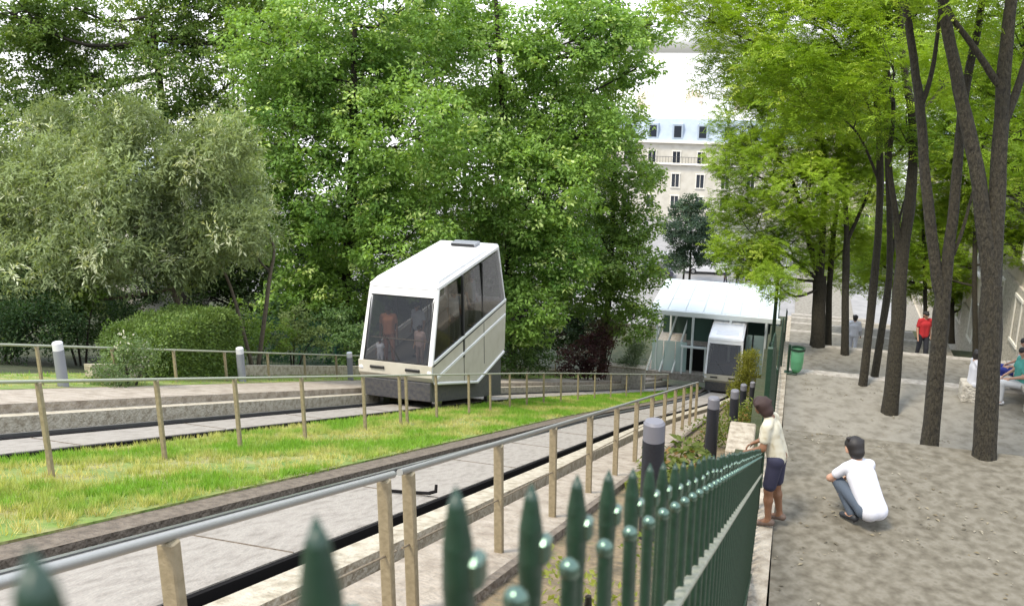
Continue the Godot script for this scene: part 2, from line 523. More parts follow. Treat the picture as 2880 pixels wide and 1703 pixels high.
	cl.append([j.pel + (j.chest - j.pel) * 0.2 + hx * 0.05 * s, j.pel - (j.chest - j.pel) * (hem - 0.3) + hx * 0.055 * s, 0.11 * s, look.get("flare", 0.122) * s])
	cl.append([j.pel + (j.chest - j.pel) * 0.2 - hx * 0.05 * s, j.pel - (j.chest - j.pel) * (hem - 0.3) - hx * 0.055 * s, 0.11 * s, look.get("flare", 0.122) * s])
	for sd in ["L", "R"]:
		var e: Vector3 = j["sh" + sd].lerp(j["el" + sd], look.get("sleeve", 0.65))
		cl.append([j["sh" + sd], e, 0.062 * s, 0.06 * s])
		if look.get("sleeve", 0.65) >= 1.0: cl.append([e, j["wr" + sd], 0.056 * s, 0.042 * s])
	for f in look.get("folds", []):
		cl.append(f)
	body(g, cl, 0.022 * s, cell, 44)
	put("shirt", g.done(), look.shirt, o)
	g = G.new()
	cl = [[j.hipL, j.hipR, 0.109 * s, 0.109 * s], [j.pel, j.pel + (j.chest - j.pel) * 0.15, 0.112 * s, 0.104 * s]]
	for sd in ["L", "R"]:
		var leg: float = look.get("leg", 2.0)
		var kn: Vector3 = j["knee" + sd]
		cl.append([j["hip" + sd], j["hip" + sd].lerp(kn, minf(leg, 1.0)), 0.1 * s, 0.085 * s if leg < 1.0 else 0.07 * s])
		if leg > 1.0: cl.append([kn, j["ank" + sd].lerp(kn, 0.08), 0.07 * s, 0.052 * s])
	body(g, cl, 0.02 * s, cell, 45)
	put("shorts" if look.get("leg", 2.0) < 1.0 else "trousers", g.done(), look.pants, o)
	for sd in ["L", "R"]:
		g = G.new()
		var heel: Vector3 = j["ank" + sd] - (j["toe" + sd] - j["ank" + sd]) * 0.25 - Vector3(0, 0.025 * s, 0)
		body(g, [[heel, j["toe" + sd], 0.042 * s, 0.036 * s], [heel, j["ank" + sd], 0.042 * s, 0.042 * s]], 0.02 * s, maxf(cell * 0.8, 0.008), 46)
		put("shoe", g.done(), look.shoe, o)
	return o

func standing(s: float, leg := 0.0) -> Dictionary:
	# upright, arms hanging; leg swings the legs for a stride
	var j := {"pel": Vector3(0, .95, 0), "chest": Vector3(0, 1.3, 0.01), "neck": Vector3(0, 1.47, -.01), "head": Vector3(0, 1.6, .02), "face": Vector3(0, 0, 1)}
	for sd in [["L", 1.0], ["R", -1.0]]:
		var x: float = sd[1]
		var k: float = leg * x
		j["hip" + sd[0]] = Vector3(.09 * x, .92, 0)
		j["knee" + sd[0]] = Vector3(.1 * x, .5 + absf(k) * .02, .03 + k * .5)
		j["ank" + sd[0]] = Vector3(.1 * x, .08 + maxf(-k, 0) * .2, -.02 + k)
		j["toe" + sd[0]] = Vector3(.12 * x, .035 + maxf(-k, 0) * .1, .13 + k)
		j["sh" + sd[0]] = Vector3(.18 * x, 1.42, 0)
		j["el" + sd[0]] = Vector3(.23 * x, 1.14, -.03 - k * .3)
		j["wr" + sd[0]] = Vector3(.24 * x, .9, .06 - k * .5)
	for key in j:
		if key != "face": j[key] *= s
	return j

func seated(s: float) -> Dictionary:
	var j := standing(1.0)
	for key in j:
		if key != "face" and not (key.begins_with("knee") or key.begins_with("ank") or key.begins_with("toe")): j[key] -= Vector3(0, .47, 0)
	for sd in [["L", 1.0], ["R", -1.0]]:
		j["knee" + sd[0]] = Vector3(.12 * sd[1], .5, .42)
		j["ank" + sd[0]] = Vector3(.12 * sd[1], .08, .4)
		j["toe" + sd[0]] = Vector3(.13 * sd[1], .035, .55)
		j["el" + sd[0]] = Vector3(.23 * sd[1], .68, .06)
		j["wr" + sd[0]] = Vector3(.12 * sd[1], .6, .28)
	for key in j:
		if key != "face": j[key] *= s
	return j

# ---------- trees ----------
var clusters := {}
func leaf(g: G, base: Vector3, along: Vector3, normal: Vector3, len: float, wid: float) -> void:
	# two faces folded along the midrib
	var d := along.normalized()
	var sd := d.cross(normal).normalized()
	var n := sd.cross(d).normalized()
	var l := base + d * len * 0.45 + sd * wid * 0.5 + n * wid * 0.16
	var r := base + d * len * 0.45 - sd * wid * 0.5 + n * wid * 0.16
	var t := base + d * len - n * len * 0.08
	for v in [base, l, t, base, t, r]:
		g.st.add_vertex(v)

func rdir(r: RandomNumberGenerator) -> Vector3:
	var z := r.randf_range(-1, 1)
	var a := r.randf() * TAU
	var q := sqrt(1.0 - z * z)
	return Vector3(q * cos(a), z, q * sin(a))

func cluster(kind: String, v: int) -> ArrayMesh:
	# a spray of leaves about half a metre across; a few variants of each kind
	var key := kind + str(v)
	if clusters.has(key): return clusters[key]
	var r := RandomNumberGenerator.new()
	r.seed = hash(key)
	var g := G.new()
	g.flat()
	match kind:
		"broad":
			for i in 17:
				var p := rdir(r) * 0.27 * pow(r.randf(), 0.5)
				p.y *= 0.6
				var d := (Vector3(p.x, 0, p.z).normalized() + rdir(r) * 0.8 + Vector3(0, -0.25, 0)).normalized()
				leaf(g, p, d, (Vector3.UP + rdir(r) * 0.7).normalized(), r.randf_range(0.12, 0.2), r.randf_range(0.075, 0.12))
		"small":
			for i in 30:
				var p := rdir(r) * 0.2 * pow(r.randf(), 0.5)
				leaf(g, p, (p.normalized() + rdir(r) * 0.7).normalized(), (Vector3.UP + rdir(r)).normalized(), r.randf_range(0.04, 0.07), r.randf_range(0.025, 0.04))
		"olive":
			for t in 5:
				var d := (rdir(r) + Vector3(0, 0.25, 0)).normalized()
				var p := rdir(r) * 0.08
				for i in 8:
					p += d * 0.036
					d = (d + Vector3(0, -0.07, 0)).normalized()
					leaf(g, p, (d + rdir(r) * 0.9).normalized(), (Vector3.UP + rdir(r) * 0.8).normalized(), r.randf_range(0.07, 0.12), r.randf_range(0.022, 0.034))
		"pinnate":
			for t in 6:
				var d := (rdir(r) * Vector3(1, 0.5, 1)).normalized()
				var p := rdir(r) * 0.1
				var side := d.cross((Vector3.UP + rdir(r) * 0.3).normalized()).normalized()
				for i in 6:
					p += d * 0.042
					d = (d + Vector3(0, -0.1, 0)).normalized()
					for sgn in [-1.0, 1.0]:
						leaf(g, p, (side * sgn + d * 0.35 + rdir(r) * 0.2).normalized(), (Vector3.UP + rdir(r) * 0.35).normalized(), r.randf_range(0.05, 0.075), r.randf_range(0.024, 0.034))
	clusters[key] = g.done()
	return clusters[key]

func foliage(called: String, parent: Node, lobes: Array, kind: String, per_m2: float, tints: Array, mat: Material, origin: Vector3, scale := 1.0, hollow := 0.5) -> void:
	# leaf sprays through the outer part of each bough's volume; a noise field opens gaps and gathers clumps
	var f := FastNoiseLite.new()
	f.seed = rng.randi() % 1000
	f.frequency = 0.55
	var variants := 3
	var bufs := []
	for v in variants: bufs.append(PackedFloat32Array())
	for lb in lobes:
		var c := Vector3(lb[0], lb[1], -lb[2])
		var r: float = lb[3]
		var n := int(12.6 * r * r * per_m2)
		var hue := rng.randf()
		for i in n:
			var d := rdir(rng)
			var rr := r * (1.0 - hollow * pow(rng.randf(), 1.6)) * (1.0 + 0.28 * f.get_noise_3dv((c + d * r) * 1.3))
			var p := c + d * rr * Vector3(1.05, 0.9, 1.05)
			if f.get_noise_3dv(p * 1.7) < -0.1: continue
			var t: Color = tints[0].lerp(tints[1], clampf(0.5 * hue + 0.5 * rng.randf() + 0.6 * f.get_noise_3dv(p * 0.8 + Vector3(50, 0, 0)), 0.0, 1.0)) if rng.randf() > 0.06 else tints[2]
			t = t * rng.randf_range(0.8, 1.2)
			var b := Basis.from_euler(Vector3(rng.randf_range(-0.5, 0.5), rng.randf() * TAU, rng.randf_range(-0.5, 0.5))).scaled(Vector3.ONE * scale * rng.randf_range(0.75, 1.3))
			add_copy(bufs[i % variants], b, p - origin, t)
	for v in variants:
		if bufs[v].size(): scatter(called, cluster(kind, v), mat, bufs[v], parent)

func spline(pts: Array, n: int) -> Array:
	var out := []
	for i in pts.size() - 1:
		var p0: Vector3 = pts[maxi(i - 1, 0)]
		var p1: Vector3 = pts[i]
		var p2: Vector3 = pts[i + 1]
		var p3: Vector3 = pts[mini(i + 2, pts.size() - 1)]
		for k in n:
			out.append(p1.cubic_interpolate(p2, p0, p3, float(k) / n))
	out.append(pts[-1])
	return out

func wood(g: G, pts: Array, r0: float, r1: float, sides: int, origin: Vector3, sd: int, flare := 0.0) -> void:
	var c := spline(pts.map(func(p): return p - origin), 5)
	var rad := []
	for i in c.size():
		var t := float(i) / (c.size() - 1)
		rad.append(lerpf(r0, r1, t) + flare * r0 * pow(1.0 - t, 14.0))
	g.tube(c, rad, sides, 0.10, sd)

func tree(called: String, label: String, stems: Array, lobes: Array, kind: String, per_m2: float, tints: Array, bark: Material, group := "", mat: Material = null, scale := 1.0, hollow := 0.5) -> Node3D:
	# stems: [points, first radius, last radius]; the first is the trunk, the others are limbs. Each bough gets a branch from the nearest wood.
	var p0: Array = stems[0][0][0]
	var origin := Vector3(p0[0], p0[1], -p0[2])
	var o := thing(called, origin, label, "tree", group)
	var all := []
	for i in stems.size():
		var pts: Array = stems[i][0].map(func(p): return Vector3(p[0], p[1], -p[2]))
		if i == 0: pts[0] -= Vector3(0, 0.25, 0)
		var g := G.new()
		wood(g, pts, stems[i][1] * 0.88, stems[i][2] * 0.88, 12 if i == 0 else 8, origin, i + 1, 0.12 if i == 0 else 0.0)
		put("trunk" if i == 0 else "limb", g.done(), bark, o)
		var c := spline(pts, 5)
		for k in c.size(): all.append([c[k], lerpf(stems[i][1], stems[i][2], float(k) / (c.size() - 1)), c[k].y])
	for lb in lobes:
		var c := Vector3(lb[0], lb[1], -lb[2])
		var best = all[0]
		var bd := 1e9
		for a in all:
			var q: float = a[0].distance_to(c) + maxf(a[0].y - c.y + 0.5, 0.0) * 2.0
			if q < bd:
				bd = q
				best = a
		var from: Vector3 = best[0]
		var r: float = lb[3]
		var g := G.new()
		var rad := minf(best[1] * 0.7, 0.02 + 0.022 * r + 0.006 * from.distance_to(c))
		var mid := from.lerp(c, 0.5) + Vector3(0, -0.12 * from.distance_to(c), 0) + rdir(rng) * 0.1
		wood(g, [from, mid, c], rad, rad * 0.45, 6, origin, 3)
		for k in 5:
			var e := c + (rdir(rng) + Vector3(0, 0.3, 0)) * r * 0.85
			wood(g, [c.lerp(mid, rng.randf() * 0.5), c.lerp(e, 0.5) + rdir(rng) * r * 0.12, e], rad * 0.4, rad * 0.1, 4, origin, 5 + k)
		put("branch", g.done(), bark, o)
	foliage("crown", o, lobes, kind, per_m2, tints, mat if mat else M.leaf, origin, scale, hollow)
	return o

func bush(called: String, label: String, x: float, h: float, base: float, lobes: Array, kind: String, per_m2: float, tints: Array, category := "shrub", group := "", scale := 1.0) -> Node3D:
	# lobes: [dx, dy, dh, r] from the base; a few stems carry the foliage
	var o := thing(called, Vector3(x, base, -h), label, category, group)
	var abs := []
	for lb in lobes:
		var g := G.new()
		abs.append([x + lb[0], base + lb[1], h + lb[2], lb[3]])
		wood(g, [Vector3(lb[0] * 0.2, -0.1, -lb[2] * 0.2), Vector3(lb[0] * 0.6, lb[1] * 0.6, -lb[2] * 0.6), Vector3(lb[0], lb[1], -lb[2])], 0.035, 0.012, 5, Vector3.ZERO, 2)
		put("stem", g.done(), M.bark, o)
	foliage("foliage", o, abs, kind, per_m2, tints, M.leaf, o.position, scale, 0.6)
	return o

# ---------- the scene ----------
func _ready() -> void:
	rng.seed = 20240611
	var cam := Camera3D.new()
	cam.name = "camera"
	var at := CameraAttributesPhysical.new()
	at.frustum_focal_length = 36.84
	at.frustum_focus_distance = 22.0
	at.frustum_near = 0.03
	at.frustum_far = 3000.0
	at.exposure_aperture = 9.0
	cam.attributes = at
	cam.fov = 36.14
	cam.near = 0.03
	cam.far = 3000.0
	cam.rotation = Vector3(deg_to_rad(-16.0), deg_to_rad(16.7), 0)
	add_child(cam)
	cam.fov = 36.14
	var env := Environment.new()
	env.background_mode = Environment.BG_SKY
	env.tonemap_mode = Environment.TONE_MAPPER_LINEAR
	env.tonemap_exposure = 1.95
	env.sdfgi_enabled = true
	env.ssao_enabled = true
	env.ssil_enabled = true
	var sm := ProceduralSkyMaterial.new()
	sm.sky_top_color = Color(0.84, 0.89, 0.97)
	sm.sky_horizon_color = Color(0.97, 0.97, 0.99)
	sm.sky_curve = 0.3
	sm.ground_horizon_color = Color(0.6, 0.6, 0.58)
	sm.ground_bottom_color = Color(0.3, 0.3, 0.28)
	sm.sky_energy_multiplier = 1.1
	sm.sun_angle_max = 12.0
	var sky := Sky.new()
	sky.sky_material = sm
	env.sky = sky
	var we := WorldEnvironment.new()
	we.name = "world_environment"
	we.environment = env
	add_child(we)
	var sun := DirectionalLight3D.new()
	sun.name = "sun"
	sun.light_energy = 0.75
	sun.light_angular_distance = 14.0
	sun.light_color = Color(1.0, 0.965, 0.9)
	sun.shadow_enabled = true
	sun.look_at_from_position(Vector3(-2.8, 9.0, 4.4), Vector3.ZERO)
	add_child(sun)
	make_materials()
	make_ground()
	make_path()
	make_tracks()
	make_town()
	make_station()
	make_railings()
	make_car()
	make_fence()
	make_bollards()
	make_trees()
	make_shrubs()
	make_people()
	make_small()

func terrain(x: float, h: float) -> float:
	var low := 2.45 + S(h)
	if h < 0.0: low = maxf(2.45 + 0.35 * h, -9.0)
	var left := 1.75 + S(h) if h >= 0.0 else maxf(1.75 + 0.35 * h, -9.5)
	var d := low
	if x < -11.0: d = lerpf(low, left, clampf((-11.0 - x) / 0.9, 0, 1))
	if x < -24.0: d = left - minf((-24.0 - x) * 0.06, 3.0) if h < 66.0 else left
	if x > -1.45: d = low - 0.75
	if x > -0.355: d = F(h) + 0.3
	if h > 62.0 or h < -40.0: d = d
	return minf(d, 25.1)

func make_ground() -> void:
	var g := G.new()
	var xs := [-1500, -400, -120, -60, -40, -32, -28, -24, -20, -16, -13.5, -11.91, -11.0, -8, -5, -1.5, -1.45, -0.36, -0.35, 3, 6.8, 12, 30, 90, 400, 1500]
	var hs := [-1500, -300, -60, -40, -20, -8, -4, 0, 2.6, 5.2, 7.5, 10, 12.6, 15.2, 17.4, 19.6, 22.2, 24.8, 27.2, 29.6, 32.2, 34.8, 37.2, 39.6, 42.2, 44.8, 47.2, 49.6, 52, 54.8, 57, 59.6, 62, 64.8, 67, 69.5, 74.5, 79.7, 100, 140, 250, 600, 1500]
	g.st.set_smooth_group(1)
	for i in xs.size() - 1:
		for k in hs.size() - 1:
			var p := []
			for w in [[i, k], [i + 1, k], [i + 1, k + 1], [i, k + 1]]:
				p.append(Vector3(xs[w[0]], -terrain(xs[w[0]], hs[w[1]]), -hs[w[1]]))
			g.quad(p[0], p[1], p[2], p[3], (p[0] + p[2]) / 2.0 - Vector3(0, 5, 0))
	struct("ground", g.done(), M.hill)
	# the street at the foot of the hill, and the pale town that the hill looks out over
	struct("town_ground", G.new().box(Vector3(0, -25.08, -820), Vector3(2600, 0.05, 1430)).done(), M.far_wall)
	var st := G.new().box(Vector3(-10, -25.02, -108), Vector3(160, 0.1, 56))
	struct("street", st.done(), M.street)

func make_path() -> void:
	var o := Node3D.new()
	o.name = "stepped_path"
	add_child(o)
	tag(o, "", "", "", "structure")
	for i in range(1, PATH.size() - 1):
		var a = PATH[i]
		var b = PATH[i + 1]
		if a[1] == b[1]:
			var h1 := minf(b[0], 135.0)
			var l: float = 0.0137 * (a[0] + h1) / 2.0
			put("landing", G.new().box(Vector3((l + 6.7) / 2.0, -a[1] - 0.15, -(a[0] + h1) / 2.0), Vector3(6.7 - l, 0.3, h1 - a[0])).done(), M.path_near if a[1] < 5.0 else M.path, o)
			# the stone nosing at the edge of the landing
			if h1 < 80.0: put("edge_stone", G.new().box(Vector3((l + 6.7) / 2.0, -a[1] - 0.06, -h1 + 0.13), Vector3(6.7 - l, 0.13, 0.3), 0.015).done(), M.step if a[1] > 5.0 else M.path_near, o)
		else:
			var n := int(round((b[1] - a[1]) / 0.1625))
			var run: float = (b[0] - a[0]) / n
			var rise: float = (b[1] - a[1]) / n
			var l: float = 0.0137 * (a[0] + b[0]) / 2.0
			var mesh := G.new().box(Vector3.ZERO, Vector3(6.7 - l, rise + 0.16, run + 0.03), 0.012).done()
			for k in n:
				put("step", mesh, M.step, o, Vector3((l + 6.7) / 2.0, -a[1] - rise * (k + 1) - (rise + 0.16) / 2.0, -(a[0] + run * (k + 0.5))))
	# the low wall on the track side that carries the green fence
	struct("ledge_wall", ribbon(func(h): return 0.0137 * h - 0.23, func(h): return 0.0137 * h - 0.004, func(h): return F(h) - 0.035, -5.0, 64.0, 0.4, 4.2), M.ledge)
	# fallen leaves and grit on the landings
	var g := G.new()
	g.flat()
	leaf(g, Vector3(0, 0, 0), Vector3(1, 0, 0), Vector3.UP, 0.06, 0.034)
	leaf(g, Vector3(-0.03, 0.002, 0.05), Vector3(0.3, 0, 1), Vector3.UP, 0.045, 0.025)
	var buf := PackedFloat32Array()
	for i in 1500:
		var l: Array = [[5.3, 10.0, 4.2], [5.3, 10.0, 4.2], [15.3, 19.6, 6.8], [24.9, 29.6, 9.4]][i % 4]
		var h := rng.randf_range(l[0], l[1])
		var x := rng.randf_range(0.0137 * h + 0.03, 5.5)
		if sin(x * 2.1 + h * 1.3) + sin(x * 0.9 - h * 2.3) + rng.randf_range(-1.2, 1.2) < 0.0: continue
		var c: Color = [Color(.16, .13, .085), Color(.22, .185, .12), Color(.1, .085, .055), Color(.26, .23, .17), Color(.14, .11, .06)][rng.randi() % 5]
		add_copy(buf, Basis.from_euler(Vector3(rng.randf_range(-.12, .12), rng.randf() * TAU, rng.randf_range(-.12, .12))).scaled(Vector3.ONE * rng.randf_range(0.4, 1.0)), Vector3(x, -l[2] + 0.008, -h), c)
	scatter("fallen_leaves", g.done(), M.litter, buf)

func make_tracks() -> void:
	for side in [0, 1]:
		var c: Callable = CR if side == 0 else CL
		var h1 := 57.0
		var called: String = ["right_track", "left_track"][side]
		var o := Node3D.new()
		o.name = "railway_track"
		add_child(o, true)
		tag(o, "", "", "", "structure")
		o.set_meta("label", ["concrete funicular track bed nearest the green fence", "concrete funicular track bed under the near white car"][side])
		var d := func(h): return 2.1 + S(h)
		var strip := func(nm: String, x0: float, x1: float, dd: float, thick: float, mat: Material, st := 1.0) -> void:
			put(nm, ribbon(func(h): return c.call(h) + x0, func(h): return c.call(h) + x1, func(h): return 2.1 + S(h) + dd, -6.0, h1, st, thick), mat, o)
		strip.call("track_floor", -1.02, 1.02, 0.26, 0.15, M.dark)
		strip.call("walkway_slab", -0.52 if side == 0 else -0.3, 0.58, 0.0, 0.24, M.slab)
		strip.call("slab_side", 0.58, 0.63, 0.015, 0.22, M.dark)
		strip.call("slab_side", -0.57 if side == 0 else -0.35, -0.52 if side == 0 else -0.3, 0.015, 0.22, M.dark)
		strip.call("rail", -0.84, -0.785, 0.01, 0.25, M.steel)
		strip.call("rail", 0.74, 0.8, 0.13, 0.13, M.dark)
		if side == 0:
			strip.call("kerb", -1.34, -1.0, -0.005, 0.6, M.brown)
			strip.call("cable_duct", -0.68, -0.62, 0.05, 0.1, M.steel)
			strip.call("kerb", 0.9, 1.2, -0.04, 0.6, M.kerb)
			strip.call("kerb_foot", 1.2, 1.34, 0.22, 0.3, M.dirt)
		else:
			strip.call("kerb", 1.0, 1.12, 0.02, 0.5, M.dark)
			strip.call("kerb", -1.3, -1.0, -0.22, 0.7, M.kerb)
			strip.call("cable_duct", -0.7, -0.6, 0.05, 0.1, M.dark)
	# joints across the walkway slabs
	for trk in [[CR, "railway_track"], [CL, "railway_track2"]]:
		var own: Node = get_node(trk[1])
		for k in 15:
			var h := 2.9 + k * 3.4
			put("slab_joint", G.new().box(Vector3.ZERO, Vector3(1.09 if trk[0] == CR else .86, .01, .014)).done(), M.brown, own, Vector3(trk[0].call(h) + (.03 if trk[0] == CR else .14), -2.097 - S(h), -h)).rotation.x = -.337
	# strips of land between and beside the tracks
	struct("grass_strip", ribbon(func(h): return CL(h) + 1.12, func(h): return CR(h) - 1.34, func(h): return 2.07 + S(h), -6.0, 57.0, 1.0, 0.4), M.turf)
	struct("service_path", ribbon(func(h): return CR(h) + 1.34, func(h): return -1.5, func(h): return 2.16 + S(h), -6.0, 56.0, 1.0, 0.4), M.sand)
	struct("planting_bed", ribbon(func(h): return -1.44, func(h): return 0.0137 * h - 0.232, func(h): return 1.5 + S(h), -6.0, 60.0, 1.0, 0.4), M.dirt)
	struct("bed_edging", ribbon(func(h): return -1.5, func(h): return -1.44, func(h): return 1.44 + S(h), -6.0, 56.0, 1.0, 0.9), M.brown)
	struct("gravel_path", ribbon(func(h): return CL(h) - 3.0, func(h): return CL(h) - 1.3, func(h): return 1.725 + S(h), -6.0, 57.0, 1.0, 0.4), M.sand)
	struct("low_beam", ribbon(func(h): return CL(h) - 4.55, func(h): return CL(h) - 4.35, func(h): return 1.38 + S(h), 15.5, 55.0, 1.0, 0.3), M.kerb)
	struct("left_verge", ribbon(func(h): return CL(h) - 5.6, func(h): return CL(h) - 3.0, func(h): return 1.715 + S(h), -6.0, 57.0, 1.0, 0.4), M.turf)
	# grass blades
	var g := G.new()
	g.flat()
	var r := RandomNumberGenerator.new()
	r.seed = 5
	for i in 11:
		var a := r.randf() * TAU
		var b := Vector3(cos(a), 0, sin(a)) * r.randf() * 0.07
		var tip := b + Vector3(cos(a) * 0.035, r.randf_range(0.05, 0.1), sin(a) * 0.035)
		var w := Vector3(-sin(a), 0, cos(a)) * 0.006
		for v in [b - w, tip, b + w]: g.st.add_vertex(v)
	var tuft := g.done()
	var buf := PackedFloat32Array()
	var f := FastNoiseLite.new()
	f.seed = 4
	f.frequency = 0.5
	for i in 34000:
		var h := 4.0 + 52.0 * pow(r.randf(), 1.5)
		var side := r.randf() < 0.86
		var x := lerpf(CL(h) + 1.14, CR(h) - 1.36, r.randf()) if side else CL(h) - r.randf_range(3.05, 5.5)
		var dry := f.get_noise_2d(x * 1.5, h * 0.7) + 0.25 * f.get_noise_2d(x * 6.0, h * 5.0)
		dry += 0.16 - 0.012 * (h - 8.0)
		if dry > 0.3 and r.randf() < 0.8: continue
		var c := Color(.2, .37, .04).lerp(Color(.52, .48, .19), clampf(0.32 + dry * 1.8, 0, 1)) * r.randf_range(0.75, 1.25)
		add_copy(buf, Basis.from_euler(Vector3(-0.34, r.randf() * TAU, 0)).scaled(Vector3.ONE * r.randf_range(0.6, 1.15)), Vector3(x, -(2.07 if side else 1.74) - S(h), -h), c)
	scatter("grass", tuft, M.leaf_bright, buf)

# ---------- the town at the foot of the hill ----------
func window_part(o: Node3D, at: Vector3, w: float, hgt: float, frame: Material, basis := Basis(), shutters := false) -> void:
	# frame proud of the wall with a dark pane set back in it
	var key := "win%.2f_%.2f" % [w, hgt]
	if not clusters.has(key):
		var g := G.new()
		for s in [-1.0, 1.0]:
			g.box(Vector3(s * w / 2.0, 0, 0.05), Vector3(0.12, hgt, 0.16))
			g.box(Vector3(0, s * hgt / 2.0, 0.05), Vector3(w + 0.24, 0.12, 0.2))
		g.box(Vector3(0, 0, 0.04), Vector3(0.06, hgt, 0.06))
		clusters[key] = g.done()
		clusters[key + "p"] = G.new().box(Vector3(0, 0, 0.015), Vector3(w - 0.1, hgt - 0.1, 0.02)).done()
	var f := put("window", clusters[key], frame, o, at)
	f.basis = basis
	put("pane", clusters[key + "p"], M.pane, f)
	if shutters:
		for s in [-1.0, 1.0]: put("shutter", G.new().box(Vector3(s * (w / 2.0 + 0.33), 0, 0.03), Vector3(0.5, hgt, 0.05)).done(), M.trim, f)

func make_town() -> void:
	# the pale apartment block across the street; origin at street level, facade in the plane z = 0
	var o := thing("apartment_building", Vector3(-13.85, -25.0, -133.0), "pale stone apartment block with zinc mansard roof seen between the trees", "building")
	var W := 30.0
	put("wall", G.new().box(Vector3(0, 5.3, -6.0), Vector3(W, 10.6, 12.0)).done(), M.facade, o)
	put("cornice", G.new().box(Vector3(0, 10.75, -5.8), Vector3(W + 0.5, 0.3, 12.6), 0.05).done(), M.trim, o)
	put("cornice", G.new().box(Vector3(0, 7.7, 0.2), Vector3(W + 0.2, 0.25, 0.5), 0.04).done(), M.trim, o)
	var rail := G.new()
	for k in 75: rail.box(Vector3(-14.8 + k * 0.4, 8.25, 0.4), Vector3(0.04, 0.85, 0.04))
	rail.box(Vector3(0, 8.7, 0.4), Vector3(W, 0.06, 0.06))
	tag(put("balcony_railing", rail.done(), M.iron, o), "", "")
	put("mansard_roof", G.new().prism([Vector2(0, 10.9), Vector2(-1.1, 13.9), Vector2(-10.9, 13.9), Vector2(-12, 10.9)], -W / 2.0, W / 2.0, func(u, v, t): return Vector3(t, v, u)).done(), M.zinc, o)
	put("upper_roof", G.new().prism([Vector2(-1.3, 13.9), Vector2(-4.5, 15.2), Vector2(-8, 15.2), Vector2(-10.7, 13.9)], -W / 2.0, W / 2.0, func(u, v, t): return Vector3(t, v, u)).done(), M.roof, o)
	for k in 8:
		var x := -12.15 + 3.47 * k
		for f in 3: window_part(o, Vector3(x, 2.2 + 3.15 * f, 0), 1.15, 2.0, M.trim)
		var dm := put("dormer", G.new().box(Vector3(x, 12.25, -0.65), Vector3(1.5, 2.1, 1.2), 0.04).done(), M.zinc, o)
		put("pane", G.new().box(Vector3(x, 12.2, -0.035), Vector3(1.0, 1.6, 0.04)).done(), M.pane, dm)
		if k % 2 == 1:
			var st := put("chimney", G.new().box(Vector3(x + 1.6, 15.8, -4.5), Vector3(2.4, 2.6, 0.9), 0.03).done(), M.chimney, o)
			for p in 4: put("chimney_pot", G.new().lathe([[0.13, 17.1], [0.16, 17.4], [0.12, 17.8]], Vector3(x + 0.8 + p * 0.5, 0, -4.5), 8).done(), M.chimney, st)
	# neighbours to its left and right, mostly behind the trees
	var b := thing("apartment_building", Vector3(6.5, -25.0, -126.0), "cream rendered block behind the foot of the steps", "building")
	put("wall", G.new().box(Vector3(0, 7.0, -6.0), Vector3(9.6, 14.0, 12.0)).done(), M.plaster, b)
	put("roof", G.new().prism([Vector2(0.4, 14.0), Vector2(-6, 16.2), Vector2(-12.4, 14.0)], -4.9, 4.9, func(u, v, t): return Vector3(t, v, u)).done(), M.zinc, b)
	for k in 3:
		for f in 4: window_part(b, Vector3(-3.1 + 3.1 * k, 2.2 + 3.2 * f, 0), 1.2, 2.0, M.trim)
	var e := thing("white_house", Vector3(-41.5, -17.3, -52.0), "white house wall glimpsed under the grey-green tree", "building")
	put("wall", G.new().box(Vector3(0, 4.0, 0), Vector3(9, 8, 6)).done(), M.trim, e)
	put("roof", G.new().prism([Vector2(3.3, 8.0), Vector2(0, 10.0), Vector2(-3.3, 8.0)], -4.7, 4.7, func(u, v, t): return Vector3(t, v, u)).done(), M.zinc, e)
	for k in 3: window_part(e, Vector3(-2.8 + 2.8 * k, 4.5, 3.0), 1.0, 1.5, M.grey)
	# old houses along the right side of the steps
	var spec := [[13.0, 25.0, 4.2], [25.0, 41.0, 7.5], [41.0, 56.0, 8.5], [56.0, 72.0, 10.5]]
	for i in 4:
		var s = spec[i]
		var mid: float = (s[0] + s[1]) / 2.0
		var len: float = s[1] - s[0]
		var y0: float = -F(s[1]) - 1.0
		var hgt: float = s[2] + F(s[1]) - F(s[0]) + 1.0
		var nm: String = ["beige rendered house beside the upper steps at the right edge", "tall beige house with pale shutters beside the second flight", "cream house beside the middle of the steps", "cream house beside the foot of the steps"][i]
		var ho := thing("town_house", Vector3(8.4, y0, -mid), nm, "building")
		put("wall", G.new().box(Vector3(4.0, hgt / 2.0, 0), Vector3(8.0, hgt, len - 0.02)).done(), M.plaster, ho)
		put("plinth", G.new().box(Vector3(-0.04, (F(s[1]) - F(s[0])) / 2.0 + 1.0, 0), Vector3(0.12, F(s[1]) - F(s[0]) + 1.4, len - 0.1)).done(), M.stone, ho)
		put("roof", G.new().prism([Vector2(-0.4, hgt), Vector2(4, hgt + 2.0), Vector2(8.4, hgt)], -len / 2.0, len / 2.0 - 0.05, func(u, v, t): return Vector3(u, v, t)).done(), M.zinc, ho)
		var n := int(len / 3.2)
		for k in n:
			for f in 3:
				var wy := hgt - 2.0 - 3.0 * f
				window_part(ho, Vector3(0, wy, (k - (n - 1) / 2.0) * 3.1), 1.0, 1.7, M.trim, Basis(Vector3.UP, -PI / 2.0), i == 1)
